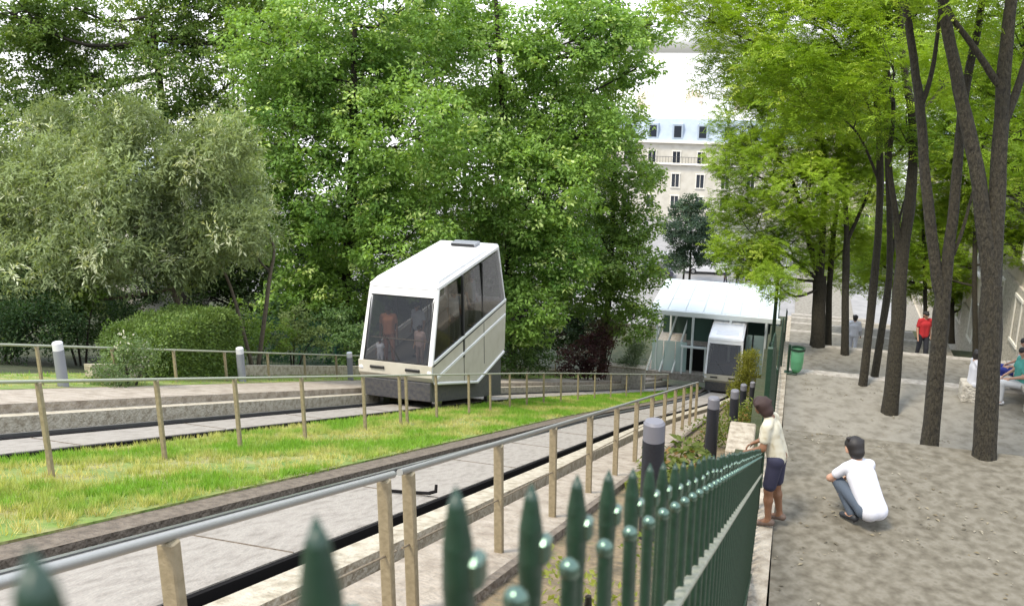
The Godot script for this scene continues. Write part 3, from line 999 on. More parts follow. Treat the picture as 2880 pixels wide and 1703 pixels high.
	# the town beyond, pale in the haze
	for i in [0, 1, 2]:
		var r := RandomNumberGenerator.new()
		r.seed = 300 + i
		var wd := r.randf_range(26, 44)
		var ht := r.randf_range(14, 22)
		var where := Vector3(-330 + i * 38.0, -25.0, -300.0 - (i % 3) * 90.0)
		var fb := thing("town_block", where, ["leftmost pale hazy town block glimpsed through the dark crown at the top left", "second pale hazy town block from the left, glimpsed through the dark crown", "pale hazy town block glimpsed right of the others, behind the grey-green tree top"][i], "building", "hazy town blocks through the crowns")
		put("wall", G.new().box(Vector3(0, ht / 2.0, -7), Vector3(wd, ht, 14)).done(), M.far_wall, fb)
		put("roof", G.new().prism([Vector2(0.3, ht), Vector2(-2, ht + 3.0), Vector2(-12, ht + 3.0), Vector2(-14.3, ht)], -wd / 2.0, wd / 2.0, func(u, v, t): return Vector3(t, v, u)).done(), M.zinc, fb)
	# vehicles in the street
	vehicle("white_van", "white delivery van parked in the street below the station roof", "van", Vector3(-8.0, -24.97, -101.0), PI / 2.0 + 0.1, true, plain(lin(.72, .72, .74), 0.25))
	vehicle("parked_car", "dark car parked beside the white van in the street", "car", Vector3(-13.2, -24.97, -98.0), PI / 2.0, false, plain(lin(.05, .05, .08), 0.25))
	vehicle("parked_car", "silver car at the left end of the street under the small tree", "car", Vector3(-12.0, -24.97, -103.0), PI / 2.0 - 0.1, false, plain(lin(.5, .5, .53), 0.25, 0.3))

func vehicle(called: String, label: String, cat: String, at: Vector3, turn: float, van: bool, paint: Material) -> void:
	var o := thing(called, at, label, cat)
	o.rotation.y = turn
	var prof := [Vector2(-2.4, .35), Vector2(-2.45, .8), Vector2(-2.3, 2.2), Vector2(-2.1, 2.35), Vector2(.9, 2.35), Vector2(1.6, 1.35), Vector2(2.3, 1.1), Vector2(2.45, .7), Vector2(2.4, .35)] if van else [Vector2(-2.1, .35), Vector2(-2.15, .85), Vector2(-1.9, .95), Vector2(-1.3, 1.42), Vector2(.3, 1.45), Vector2(1.0, 1.0), Vector2(2.0, .82), Vector2(2.1, .6), Vector2(2.05, .35)]
	put("car_body", G.new().prism(prof, -.85, .85, func(u, v, t): return Vector3(t * (1.0 - maxf(v - 0.9, 0.0) * 0.12), v, u)).done(), paint, o)
	for s in [-1.0, 1.0]:
		var gl := [Vector2(.3, 1.45), Vector2(.3, 2.05), Vector2(.8, 2.05), Vector2(1.35, 1.4)] if van else [Vector2(-1.55, .98), Vector2(-1.2, 1.34), Vector2(.25, 1.36), Vector2(.8, 1.0)]
		put("side_window", G.new().prism(gl, s * .8, s * .865, func(u, v, t): return Vector3(t * (1.0 - maxf(v - 0.9, 0.0) * 0.12), v, u)).done(), M.pane, o)
		put("headlight", G.new().box(Vector3(s * .62, .78 if van else .68, 2.36 if van else 2.04), Vector3(.3, .16, .14), .03).done(), M.cap, o)
		for z in [-1.4, 1.4]:
			var wh := put("wheel", G.new().tube([Vector3(s * .68, .34, z), Vector3(s * .88, .34, z)], [.34, .34], 16).done(), M.rubber, o)
			put("rim", G.new().tube([Vector3(s * .87, .34, z), Vector3(s * .9, .34, z)], [.2, .18], 12).done(), M.steel, wh)
	var ws := [Vector2(.95, 2.28), Vector2(1.57, 1.42)] if van else [Vector2(.36, 1.41), Vector2(.98, 1.03)]
	var dn: Vector2 = (ws[1] - ws[0]).orthogonal().normalized() * -0.03
	put("windscreen", G.new().prism([ws[0], ws[1], ws[1] + Vector2(.03, .03), ws[0] + Vector2(.03, .03)], -.7, .7, func(u, v, t): return Vector3(t, v, u)).done(), M.pane, o)

# ---------- the lower station ----------
func make_station() -> void:
	var o := thing("funicular_station", Vector3(-3.95, -20.6, -56.5), "glass-roofed lower funicular station at the foot of the tracks", "station")
	# local: x -3.9..3.9, roof 4 m above the floor, z from 0 back to -8
	put("platform_floor", G.new().box(Vector3(0, -0.3, -4.5), Vector3(8.2, 0.5, 9.0)).done(), M.step, o)
	var fr := G.new()
	for k in 8: fr.box(Vector3(-3.9 + k * 1.114, 3.93, -4.0), Vector3(0.06, 0.1, 8.4))
	for k in 4: fr.box(Vector3(0, 3.9, -0.3 - 2.6 * k), Vector3(7.9, 0.08, 0.08))
	put("roof_frame", fr.done(), M.white_steel, o)
	put("front_beam", G.new().box(Vector3(0.0, 3.98, 0.28), Vector3(8.2, 0.34, 0.14), 0.03).done(), M.white_steel, o)
	for k in 7:
		for q in 3: put("roof_pane", G.new().box(Vector3(-3.9 + (k + 0.5) * 1.114, 4.03, -1.5 - 2.66 * q), Vector3(1.08, 0.02, 2.6)).done(), M.canopy, o)
	for x in [-3.4, -1.15, 1.15, 3.3]:
		for z in [-0.2, -7.8]: put("column", G.new().tube([Vector3(x, -0.05, z), Vector3(x, 3.9, z)], [0.08, 0.08], 8).done(), M.white_steel, o)
	# glazed left wall with leaning struts
	for k in 3: put("wall_pane", G.new().box(Vector3(-3.3 + k * 0.75, 1.0, -0.15), Vector3(0.7, 2.0, 0.03)).done(), M.aqua, o)
	for k in 3: put("strut", G.new().beam(Vector3(-3.9 + k * 0.8, -0.05, 0.1), Vector3(-3.0 + k * 0.8, 3.85, -1.5), 0.1, 0.1).done(), M.white_steel, o)
	put("back_wall", G.new().box(Vector3(0, 1.9, -8.3), Vector3(8.0, 3.8, 0.15)).done(), M.jade, o)
	put("green_panel", G.new().box(Vector3(-0.85, 2.75, -1.0), Vector3(1.5, 1.7, 0.1)).done(), M.jade, o)
	# the white-framed dark doorway of the left-hand bay
	var df := G.new().box(Vector3(-1.72, 0.85, 0.05), Vector3(0.1, 1.8, 0.12)).box(Vector3(-0.28, 0.85, 0.05), Vector3(0.1, 1.8, 0.12)).box(Vector3(-1.0, 1.78, 0.05), Vector3(1.6, 0.12, 0.13))
	var dr := put("door_frame", df.done(), M.white_steel, o)
	put("door_recess", G.new().box(Vector3(-1.0, 0.84, -0.6), Vector3(1.3, 1.7, 0.06)).done(), M.dark, dr)
	for x in [2.1, 3.0]: put("glass_screen", G.new().box(Vector3(x, 1.4, -0.6), Vector3(0.8, 2.6, 0.04)).done(), M.aqua, o)
	put("side_wall", G.new().box(Vector3(3.95, 1.6, -4.2), Vector3(0.12, 3.4, 7.8)).done(), M.jade, o)
	put("ticket_barrier", G.new().box(Vector3(1.6, 0.5, -5.0), Vector3(2.2, 1.0, 0.5), 0.05).done(), M.grey, o)

# ---------- railings ----------
func make_railings() -> void:
	# right railing, between the track and the fence
	var post := G.new().box(Vector3(0, 0.37, 0), Vector3(0.085, 1.5, 0.065), 0.008).done()
	var specs := [[[2.98, 5.15], 0], [[5.56, 7.69, 9.84, 12.0, 14.2, 16.4, 18.6, 20.9, 23.2, 25.5, 27.8, 30.0], 1]]
	for s in specs:
		var hs: Array = s[0]
		var o := thing("handrail", Vector3(-2.44, -2.16 - S(hs[0]), -hs[0]), ["near length of tubular railing at the bottom left, on two broad posts", "long tubular railing running down beside the right-hand track"][s[1]], "railing", "railings beside the right-hand track")
		for h in hs: put("post", post, M.khaki, o, Vector3(0, -S(h) + S(hs[0]) + 0.012 * maxf(h - 6.0, 0.0), -h + hs[0]))
		var a: float = hs[0] - (5.0 if s[1] == 0 else 0.15)
		var b: float = hs[-1] + 0.15
		var pt := func(h: float, y: float) -> Vector3: return Vector3(0, y - S(h) + S(hs[0]) + 0.012 * maxf(h - 6.0, 0.0), -h + hs[0])
		var top := []
		var low := []
		var n := 2 if s[1] == 0 else 12
		for k in n + 1:
			top.append(pt.call(lerpf(a, b, float(k) / n), 1.14))
			low.append(pt.call(lerpf(a, b, float(k) / n), 0.55))
		put("top_rail", G.new().tube(top, top.map(func(_p): return 0.025), 10).done(), M.tube, o)
		put("mid_rail", G.new().tube(low, low.map(func(_p): return 0.009), 6).done(), M.rust, o)
	# railing on the grass between the tracks
	var lp := G.new().box(Vector3(0, 0.55, 0), Vector3(0.06, 1.14, 0.05), 0.006).done()
	var hs2 := [1.6, 3.6, 5.6, 7.52, 9.4, 11.1, 13.0, 15.3, 17.0, 17.35, 19.1, 21.4, 23.2, 25.1, 27.0, 29.0, 31, 33, 35, 37, 39, 41, 43, 45]
	var gr := thing("grass_railing", Vector3(-7.6, -2.07 - S(7.52), -7.52), "thin khaki railing on the grass in front of the near white car", "railing")
	var topr := []
	for h in hs2:
		var p := Vector3(CL(h) + 2.2 + 7.6, -S(h) + S(7.52), -h + 7.52)
		put("post", lp, M.khaki, gr, p)
		topr.append(p + Vector3(0, 1.13, 0))
	put("top_rail", G.new().tube(topr, topr.map(func(_p): return 0.02), 6).done(), M.rail_green, gr)
	# railing beyond the left-hand track
	var bp := G.new().box(Vector3(0, 0.39, 0), Vector3(0.06, 0.82, 0.05), 0.006).done()
	var br := thing("back_railing", Vector3(-13.3, -1.74 - S(13.1), -13.1), "thin grey-green railing along the path beyond the left-hand track", "railing")
	topr = []
	for k in 24:
		var h := 7.4 + 1.95 * k
		var p := Vector3(CL(h) - 3.5 + 13.3, -S(h) + S(13.1), -h + 13.1)
		put("post", bp, M.khaki, br, p)
		topr.append(p + Vector3(0, 0.81, 0))
	put("top_rail", G.new().tube(topr, topr.map(func(_p): return 0.024), 6).done(), M.rail_green, br)
	# green wire-mesh fence at the edge of the wood
	var mf := thing("mesh_fence", Vector3(-17.0, -1.7 - S(24.0), -24.0), "dark green wire-mesh fence behind the left path", "fence")
	for k in 7:
		var h := 24.0 + k * 2.5
		var p := Vector3(CL(h) - 7.2 + 17.0, -S(h) + S(24.0), -h + 24.0)
		put("post", G.new().tube([p, p + Vector3(0, 1.9, 0)], [0.035, 0.035], 6).done(), M.mesh_green, mf)
		if k < 6:
			var h2 := h + 2.5
			var q := Vector3(CL(h2) - 7.2 + 17.0, -S(h2) + S(24.0), -h2 + 24.0)
			var g := G.new()
			for i in 26: g.beam(p.lerp(q, i / 26.0) + Vector3(0, 0.05, 0), p.lerp(q, i / 26.0) + Vector3(0, 1.85, 0), 0.012, 0.012)
			for i in 10: g.beam(p + Vector3(0, 0.1 + i * 0.19, 0), q + Vector3(0, 0.1 + i * 0.19, 0), 0.012, 0.012)
			tag(put("wire_mesh", g.done(), M.mesh_green, mf), "", "", "", "stuff")

# ---------- the funicular cars ----------
func make_car() -> void:
	var o := thing("funicular_car", Vector3(-9.9, -8.98, -21.9), "white funicular car with passengers behind its big front window, nearest the camera", "funicular car", "white funicular cars")
	var side := func(u, v, t): return Vector3(t, v, -u)
	# lower side panels follow the slope at the front and hang deeper towards the back
	for s in [-1.0, 1.0]:
		put("side_panel", G.new().prism([Vector2(.1, 0), Vector2(.03, .46), Vector2(6.8, .46), Vector2(6.62, -1.2), Vector2(3.7, -1.27), Vector2(1.9, -.68)], s * 1.03, s * 1.08, side).done(), M.cream, o)
		put("belt_strip", G.new().box(Vector3(s * 1.085, .5, -3.46), Vector3(.04, .1, 6.6), .012).done(), M.stripe, o)
		put("belt_groove", G.new().box(Vector3(s * 1.082, .42, -3.4), Vector3(.012, .045, 6.6)).done(), M.rubber, o)
		put("side_strip", G.new().box(Vector3(s * 1.09, .0, -3.48), Vector3(.035, .1, 6.4), .012).done(), M.stripe, o)
		put("skirt_strip", G.new().beam(Vector3(s * 1.09, -1.33, -3.68), Vector3(s * 1.09, -1.25, -6.5), .07, .1, .02).done(), M.stripe, o)
		put("skirt_strip", G.new().beam(Vector3(s * 1.09, -.08, -.14), Vector3(s * 1.09, -1.33, -3.7), .07, .08, .02).done(), M.stripe, o)
		# windows: a short one in front of the door post and a long one behind it
		var glass := func(u, v, t): return Vector3(t - s * maxf(v - .55, 0) * .035, v, -u)
		put("side_window", G.new().prism([Vector2(.2, .55), Vector2(.86, 2.3), Vector2(2.5, 2.3), Vector2(2.5, .55)], s * 1.055, s * 1.065, glass).done(), M.glass, o)
		put("side_window", G.new().prism([Vector2(2.6, .55), Vector2(2.6, 2.3), Vector2(4.4, 2.3), Vector2(4.4, .55)], s * 1.055, s * 1.065, glass).done(), M.glass, o)
		put("side_window", G.new().prism([Vector2(4.46, .55), Vector2(4.46, 2.3), Vector2(6.15, 2.3), Vector2(6.66, .55)], s * 1.055, s * 1.065, glass).done(), M.glass, o)
		put("door_post", G.new().box(Vector3(s * 1.065, 1.12, -2.55), Vector3(.07, 2.5, .1)).done(), M.rubber, o)
		put("window_bar", G.new().box(Vector3(s * 1.03, 1.42, -4.43), Vector3(.05, 1.75, .05)).done(), M.rubber, o)
		put("corner_post", G.new().beam(Vector3(s * 1.01, .2, -.0), Vector3(s * .95, 2.4, -.84), .15, .13, .03).done(), M.roof, o)
		put("corner_post", G.new().beam(Vector3(s * 1.01, .3, -6.78), Vector3(s * .95, 2.4, -6.2), .13, .12, .03).done(), M.roof, o)
		put("roof_edge", G.new().box(Vector3(s * .96, 2.4, -3.5), Vector3(.12, .16, 5.5), .04).done(), M.roof, o)
		put("headlight", G.new().box(Vector3(s * .52, .3, .035), Vector3(.42, .075, .06), .01).done(), M.rubber, o)
	put("roof", G.new().prism([Vector2(.74, 2.38), Vector2(.82, 2.5), Vector2(1.1, 2.56), Vector2(6.0, 2.56), Vector2(6.3, 2.5), Vector2(6.36, 2.38)], -.97, .97, func(u, v, t): return Vector3(t * (1.0 - maxf(v - 2.46, 0) * .5), v, -u)).done(), M.roof, o)
	put("front_header", G.new().prism([Vector2(.68, 2.16), Vector2(.78, 2.42), Vector2(.9, 2.42), Vector2(.78, 2.16)], -.98, .98, side).done(), M.roof, o)
	put("front_panel", G.new().prism([Vector2(.1, -.05), Vector2(-.03, .12), Vector2(-.02, .46), Vector2(.06, .46), Vector2(.2, -.05)], -1.08, 1.08, side).done(), M.cream, o)
	put("windscreen", G.new().prism([Vector2(.04, .46), Vector2(.7, 2.17), Vector2(.715, 2.17), Vector2(.055, .46)], -.93, .93, side).done(), M.glass, o)
	put("screen_seal", G.new().box(Vector3(0, .47, -.04), Vector3(1.9, .03, .05)).box(Vector3(0, 2.15, -.69), Vector3(1.86, .035, .04)).done(), M.rubber, o)
	for z in [2.2, 3.6, 5.0]: put("roof_seam", G.new().box(Vector3(0, 2.563, -z), Vector3(1.86, .012, .025)).done(), M.cap, o)
	put("wiper", G.new().tube([Vector3(.1, .52, -.045), Vector3(-.32, 1.02, -.245), Vector3(-.52, 1.2, -.31)], [.012, .01, .008], 5).done(), M.rubber, o)
	for s in [-1.0, 1.0]:
		put("screen_post_seal", G.new().beam(Vector3(s * .93, .47, -.02), Vector3(s * .93, 2.15, -.69), .03, .03).done(), M.rubber, o)
		put("door_seam", G.new().box(Vector3(s * 1.083, -.35, -2.55), Vector3(.012, 1.0, .025)).done(), M.rubber, o)
		put("door_seam", G.new().box(Vector3(s * 1.083, -.3, -4.43), Vector3(.012, 1.35, .02)).done(), M.rubber, o)
	put("rear_window", G.new().prism([Vector2(6.72, .56), Vector2(6.25, 2.3), Vector2(6.265, 2.3), Vector2(6.735, .56)], -.93, .93, side).done(), M.glass, o)
	put("rear_panel", G.new().prism([Vector2(6.64, -1.2), Vector2(6.83, .2), Vector2(6.77, .56), Vector2(6.71, .56), Vector2(6.54, -1.2)], -1.03, 1.03, side).done(), M.cream, o)
	put("floor", G.new().box(Vector3(0, .02, -3.4), Vector3(2.05, .08, 6.5)).done(), M.floor, o)
	put("ceiling", G.new().box(Vector3(0, 2.36, -3.55), Vector3(1.85, .03, 5.3)).done(), M.inside, o)
	var hatch := put("roof_hatch", G.new().box(Vector3(.1, 2.62, -5.55), Vector3(.85, .1, .5), .02).done(), M.grey, o)
	put("hatch_opening", G.new().box(Vector3(.1, 2.625, -5.29), Vector3(.75, .07, .02)).done(), M.rubber, hatch)
	put("roof_vent", G.new().box(Vector3(.05, 2.565, -1.65), Vector3(1.3, .03, .75), .012).done(), M.cap, o)
	put("grab_rail", G.new().tube([Vector3(-.9, 1.0, -.42), Vector3(.9, 1.0, -.42)], [.02, .02], 6).done(), M.rust, o)
	for q in [[.6, -1.2], [.6, -2.6], [-.55, -3.8], [.5, -5.2]]: put("pole", G.new().tube([Vector3(q[0], .05, q[1]), Vector3(q[0], 2.36, q[1])], [.018, .018], 6).done(), M.rust, o)
	# chassis: a wedge between the level cabin and the sloping rails
	put("chassis", G.new().prism([Vector2(.16, -.05), Vector2(1.9, -.74), Vector2(3.7, -1.33), Vector2(6.5, -1.26), Vector2(6.5, -2.82), Vector2(.2, -.66)], -.98, .98, side).done(), M.chassis, o)
	put("buffer_beam", G.new().box(Vector3(0, -.34, -.12), Vector3(2.02, .56, .12), .03).done(), M.chassis, o)
	for s in [-1.0, 1.0]:
		for z in [1.0, 5.6]:
			put("wheel", G.new().tube([Vector3(s * .74, -.95 - .35 * z + .3, -z), Vector3(s * .86, -.95 - .35 * z + .3, -z)], [.26, .26], 16).done(), M.steel, o)
	dup(o, Vector3(-2.87, -19.7, -53.0), "second white funicular car, down at the lower station roof")

# ---------- the green picket fence ----------
func make_fence() -> void:
	# a lance: round shaft, swelling to a blade-like point
	var lance := G.new().lathe([[.0078, -1.6], [.0078, -.1], [.0084, -.085], [.0094, -.06], [.0085, -.035], [.005, -.012], [.0, 0]], Vector3.ZERO, 10).done()
	var short := G.new().lathe([[.0068, -1.35], [.0068, -.09], [.0068, -.078]], Vector3.ZERO, 8).done()
	var knob := G.new().ball(Vector3(0, -.075, 0), Vector3(.0088, .0098, .0088), 10, 8).done()
	var collar := G.new().box(Vector3(.009, -.052, -.004), Vector3(.009, .02, .016), .003).done()
	var fx := func(h: float) -> float: return 0.0137 * h - 0.16
	var tip := func(h: float) -> float: return 0.045 + 0.44 * h
	var o := thing("picket_fence", Vector3(0, 0, 0), "dark green lance-topped metal fence in the foreground, running down to the standing boy", "fence", "green fences along the low wall")
	var h := 0.0
	for hh in [0.147, 0.005]: put("picket", lance, M.green, o, Vector3(fx.call(hh), -tip.call(hh), -hh))
	h = 0.273
	while h < 7.95:
		var pk := put("picket", lance, M.green, o, Vector3(fx.call(h) + rng.randf_range(-.0015, .0015), -tip.call(h) + rng.randf_range(-.005, .004), -h))
		pk.rotation = Vector3(rng.randf_range(-.012, .012), 0, rng.randf_range(-.008, .008))
		put("collar", collar, M.worn, pk)
		var s := put("short_bar", short, M.green, o, Vector3(fx.call(h + .07) + 0.011, -tip.call(h + .07) - .004, -h - .07))
		put("knob", knob, M.worn, s)
		h += 0.14
	var bar := func(dy: float, w: float, t: float) -> ArrayMesh:
		return G.new().beam(Vector3(fx.call(-0.05) + .018, -tip.call(-.05) - dy, .05), Vector3(fx.call(7.97) + .018, -tip.call(7.97) - dy, -7.97), w, t, 0.003).done()
	put("middle_rail", bar.call(.25, .022, .012), M.bare, o)
	put("lower_rail", bar.call(1.1, .022, .014), M.green, o)
	put("end_post", G.new().box(Vector3(fx.call(8.0), -4.02, -8.0), Vector3(.04, .95, .04), .006).done(), M.green, o)
	# the next lengths follow the landings and flights
	var smooth := func(hh: float) -> float:
		var d := 0.0
		for k in 9: d += F(hh - 1.2 + k * 0.3) / 9.0
		return d
	var spans := [[8.45, 14.9], [15.0, 23.0], [23.1, 31.5]]
	for i in 3:
		var a: float = spans[i][0]
		var b: float = spans[i][1]
		var q := thing("picket_fence", Vector3(0, 0, 0), ["length of dark green fence just beyond the standing boy", "length of dark green fence beside the second landing", "farthest length of dark green fence, beside the third landing"][i], "fence", "green fences along the low wall")
		h = a
		var pts := []
		while h < b:
			put("picket", lance, M.green, q, Vector3(fx.call(h), -smooth.call(h) + 1.28, -h)).scale = Vector3(1.3, .9, 1.3)
			pts.append(Vector3(fx.call(h), -smooth.call(h) + 1.1, -h))
			h += 0.16
		for dy in [0.0, 0.9]: put("rail", G.new().tube(pts.map(func(p): return p - Vector3(0, dy, 0)), pts.map(func(_p): return 0.012), 6).done(), M.green, q)
		for e in [a, b]: put("end_post", G.new().box(Vector3(fx.call(e), -F(e) + .7, -e), Vector3(.05, 1.5, .05), .006).done(), M.green, q)

# ---------- bollard lamps ----------
func bollard(called: String, x: float, y: float, h: float, r: float, hgt: float, label: String, group: String, body_mat: Material) -> void:
	var o := thing(called, Vector3(x, y, -h), label, "bollard lamp", group)
	put("bollard_post", G.new().lathe([[0, -.2], [r, -.2], [r, hgt - .16], [0, hgt - .159]], Vector3.ZERO, 18).done(), body_mat, o)
	put("lamp_cap", G.new().lathe([[0, hgt - .158], [r * .97, hgt - .157], [r * .97, hgt - .02], [r * .8, hgt], [0, hgt + .004]], Vector3.ZERO, 18).done(), M.cap if body_mat == M.grey else M.lilac, o)

func make_bollards() -> void:
	var g := "dark bollard lamps along the planting bed"
	bollard("bollard_lamp", -.83, -1.5 - S(6.5), 6.5, .085, 1.0, "largest dark bollard lamp with grey cap, just behind the fence points", g, M.navy)
	bollard("bollard_lamp", -.77, -1.5 - S(12.4), 12.4, .085, 1.0, "second dark bollard lamp, left of the standing boy", g, M.navy)
	bollard("bollard_lamp", -.68, -1.5 - S(17.2), 17.2, .085, 1.0, "third dark bollard lamp, just above the boy's shoulder height", g, M.navy)
	bollard("bollard_lamp", -.72, -1.5 - S(23.5), 23.5, .085, 1.0, "fourth dark bollard lamp, beside the thin bushes", g, M.navy)
	bollard("bollard_lamp", -.6, -1.5 - S(28.5), 28.5, .085, 1.0, "farthest dark bollard lamp, touching the green fence", g, M.navy)
	g = "pale bollard lamps along the left path"
	bollard("pale_bollard_lamp", -12.95, -1.74 - S(13.4), 13.4, .1, .92, "leftmost grey bollard lamp with white cap, by the left path", g, M.grey)
	bollard("pale_bollard_lamp", -13.05, -1.74 - S(19.4), 19.4, .1, .95, "grey bollard lamp with white cap right of the clipped hedge", g, M.grey)
	bollard("pale_bollard_lamp", -12.85, -1.74 - S(25.0), 25.0, .09, .95, "grey bollard lamp with white cap close left of the white car", g, M.grey)

# ---------- trees ----------
func make_trees() -> void:
	var gold := [Color(.15,.26,.014), Color(.36,.5,.04), Color(.5,.6,.1)]
	tree("path_tree", "tall forked tree nearest the right edge, thick dark trunk on the first landing", [[[[2.18,-4.22,9.82],[2.13,-3.29,10.08],[2.09,-2.48,10.31]],0.137,0.118],
		[[[2.09,-2.52,10.30],[1.88,-1.46,10.55],[1.65,-0.65,10.73],[1.45,0.04,10.87],[1.30,0.73,11.03]],0.097,0.055],
		[[[2.09,-2.52,10.30],[2.07,-1.46,10.61],[2.04,-0.45,10.90],[2.05,0.36,11.15],[2.04,0.97,11.33]],0.106,0.055],
		[[[2.05,-0.97,10.75],[2.20,-0.45,10.95],[2.35,0.20,11.19]],0.059,0.030],
		[[[1.99,-0.47,10.88],[1.73,-0.12,10.91],[1.48,0.20,10.93],[1.27,0.61,10.99]],0.046,0.021]],
		[[1.7,0.9,10.7,1.00], [2.5,0.1,11.7,0.80], [1.3,1.1,11.7,1.00], [2.4,0.8,12.3,0.90]],
		"pinnate", 14, gold, M.bark, "tall thin-leaved trees along the steps", M.leaf_bright, 0.62)
	tree("path_tree", "leaning forked tree just left of the nearest thick trunk, at the edge of the landing", [[[[1.70,-4.25,10.21],[1.70,-3.25,10.51],[1.70,-2.75,10.66]],0.107,0.093],
		[[[1.70,-2.78,10.65],[1.59,-2.37,10.74],[1.42,-1.49,10.95],[1.29,-0.69,11.15],[1.19,-0.24,11.25],[1.06,0.38,11.40],[1.00,0.81,11.51]],0.076,0.036],
		[[[1.71,-2.78,10.65],[1.72,-2.35,10.78],[1.74,-1.62,11.01],[1.75,-0.62,11.31],[1.84,0.13,11.56],[1.86,0.81,11.77]],0.080,0.036],
		[[[1.72,-2.43,10.76],[1.85,-2.01,10.92],[1.95,-1.45,11.12]],0.029,0.013],
		[[[1.30,-0.77,11.13],[1.38,-0.44,11.25],[1.42,0.01,11.40],[1.42,0.55,11.56]],0.036,0.018]],
		[[1.2,1.0,12.4,0.90], [1.6,0.8,10.9,0.90], [0.9,0.8,11.9,0.70], [1.6,1.5,12.9,1.00]],
		"pinnate", 14, gold, M.bark, "tall thin-leaved trees along the steps", M.leaf_bright, 0.62)
	tree("path_tree", "straight dark trunk on the second landing beyond the crouching boy", [[[[2.15,-6.78,17.51],[2.16,-5.38,17.93],[2.14,-4.09,18.32],[2.20,-2.80,18.72],[2.13,-1.55,19.07],[1.87,-0.44,19.33],[1.67,1.10,19.73]],0.168,0.054],
		[[[2.14,-4.19,18.29],[1.95,-3.16,18.54],[1.77,-2.28,18.75],[1.75,-1.18,19.07],[1.44,-0.07,19.31]],0.077,0.031]],
		[[2.1,0.4,20.9,1.10], [1.6,-0.6,17.7,0.90], [2.6,1.2,22.0,1.30], [1.3,1.2,21.2,1.20], [2.8,-0.8,20.4,0.70]],
		"pinnate", 16, gold, M.bark, "tall thin-leaved trees along the steps", M.leaf_bright, 0.85)
	tree("path_tree", "slim tree, left one of two close trunks on the second landing", [[[[1.75,-6.80,18.91],[1.78,-5.82,19.21],[1.81,-3.95,19.78],[1.74,-2.55,20.18],[1.57,-1.27,20.51],[1.40,-0.68,20.64],[1.22,0.71,21.00],[1.09,1.67,21.25]],0.099,0.050],
		[[[1.53,-1.51,20.43],[1.04,-0.64,20.54],[0.60,-0.00,20.60],[0.14,0.28,20.54]],0.050,0.017],
		[[[1.72,-2.78,20.10],[1.27,-1.91,20.23],[0.71,-1.43,20.20]],0.037,0.012]],
		[[0.3,-0.2,18.5,1.30], [-0.5,0.2,20.7,1.30], [1.0,0.4,21.0,1.10], [-0.0,-0.9,18.2,1.10], [1.0,-1.3,20.3,0.90], [-1.2,1.0,22.1,1.20], [0.3,1.3,19.6,1.40], [-1.4,-0.1,21.4,0.80], [-1.9,0.4,19.3,0.70], [-1.6,-0.7,20.4,0.70], [-2.2,0.9,20.8,0.90]],
		"pinnate", 20, gold, M.bark, "tall thin-leaved trees along the steps", M.leaf_bright, 0.9)
	tree("path_tree", "slim tree, right one of two close trunks on the second landing", [[[[1.99,-6.98,19.47],[2.09,-5.79,19.85],[2.14,-4.57,20.24],[1.92,-2.38,20.83],[1.74,-0.90,21.22],[1.74,0.33,21.58],[1.72,1.39,21.89]],0.093,0.042],
		[[[2.14,-4.49,20.26],[2.31,-3.35,20.65],[2.51,-2.77,20.88]],0.042,0.017]],
		[[1.8,0.3,22.0,1.00], [2.1,-1.8,19.1,0.60], [1.3,1.0,20.1,1.20], [1.2,-0.4,22.2,0.80]],
		"pinnate", 20, gold, M.bark, "tall thin-leaved trees along the steps", M.leaf_bright, 0.9)
	tree("path_tree", "thin forked tree on the third landing, right of the thick double trunk", [[[[2.08,-9.42,28.76],[1.91,-7.41,29.31],[1.83,-5.99,29.71]],0.138,0.113],
		[[[1.83,-6.02,29.70],[1.62,-3.87,30.28],[1.77,-2.81,30.64],[1.77,-1.81,30.94]],0.088,0.038],
		[[[1.84,-6.02,29.70],[2.12,-5.28,30.01],[2.40,-4.43,30.35],[2.51,-3.49,30.66]],0.075,0.031]],
		[[1.8,-3.1,32.5,1.50], [2.3,-4.3,30.4,1.00], [1.3,-1.7,30.2,1.50], [2.2,-2.2,29.8,1.20]],
		"pinnate", 18, gold, M.bark, "tall thin-leaved trees along the steps", M.leaf_bright, 1.05)
	tree("path_tree", "thick short-trunked tree with drooping yellow-green boughs above the station roof", [[[[1.27,-9.35,29.40],[1.20,-8.05,29.77],[1.17,-7.25,30.00]],0.258,0.219],
		[[[1.18,-7.37,29.97],[0.61,-5.82,30.26],[0.14,-4.48,30.52],[-0.50,-3.59,30.60]],0.116,0.039],
		[[[1.19,-7.37,29.97],[1.05,-3.98,30.95],[0.88,-2.89,31.22],[0.67,-1.36,31.62]],0.116,0.039],
		[[[1.17,-7.43,29.95],[0.25,-6.69,29.89],[-0.66,-6.19,29.77]],0.077,0.026]],
		[[-1.0,-6.1,31.3,1.20], [-0.6,-4.1,30.3,1.50], [0.5,-2.9,30.6,1.60], [-1.1,-6.9,29.9,0.80], [0.6,-4.5,29.2,1.20], [0.1,-6.2,29.6,1.00], [-0.2,-7.1,28.2,0.70], [-1.7,-5.2,30.8,0.80], [-0.0,-1.6,31.3,1.50], [-1.4,-2.7,32.1,1.30], [-1.8,-3.8,31.2,0.90], [-1.2,-1.1,31.8,1.20], [0.8,-7.0,30.9,0.70], [-1.7,-6.5,30.1,0.60]],
		"pinnate", 26, gold, M.bark, "tall thin-leaved trees along the steps", M.leaf_bright, 1.0)
	tree("path_tree", "slim trunk standing close against the thick tree near the green bag", [[[[1.63,-9.51,30.01],[1.50,-7.68,30.52],[1.50,-5.92,31.04],[1.54,-4.16,31.58],[1.24,-2.02,32.13]],0.124,0.046]],
		[[1.4,-3.9,31.3,1.30], [1.4,-5.9,31.0,0.90], [0.7,-1.2,33.3,1.50], [2.1,-6.3,31.3,0.70]],
		"pinnate", 20, gold, M.bark, "tall thin-leaved trees along the steps", M.leaf_bright, 1.0)
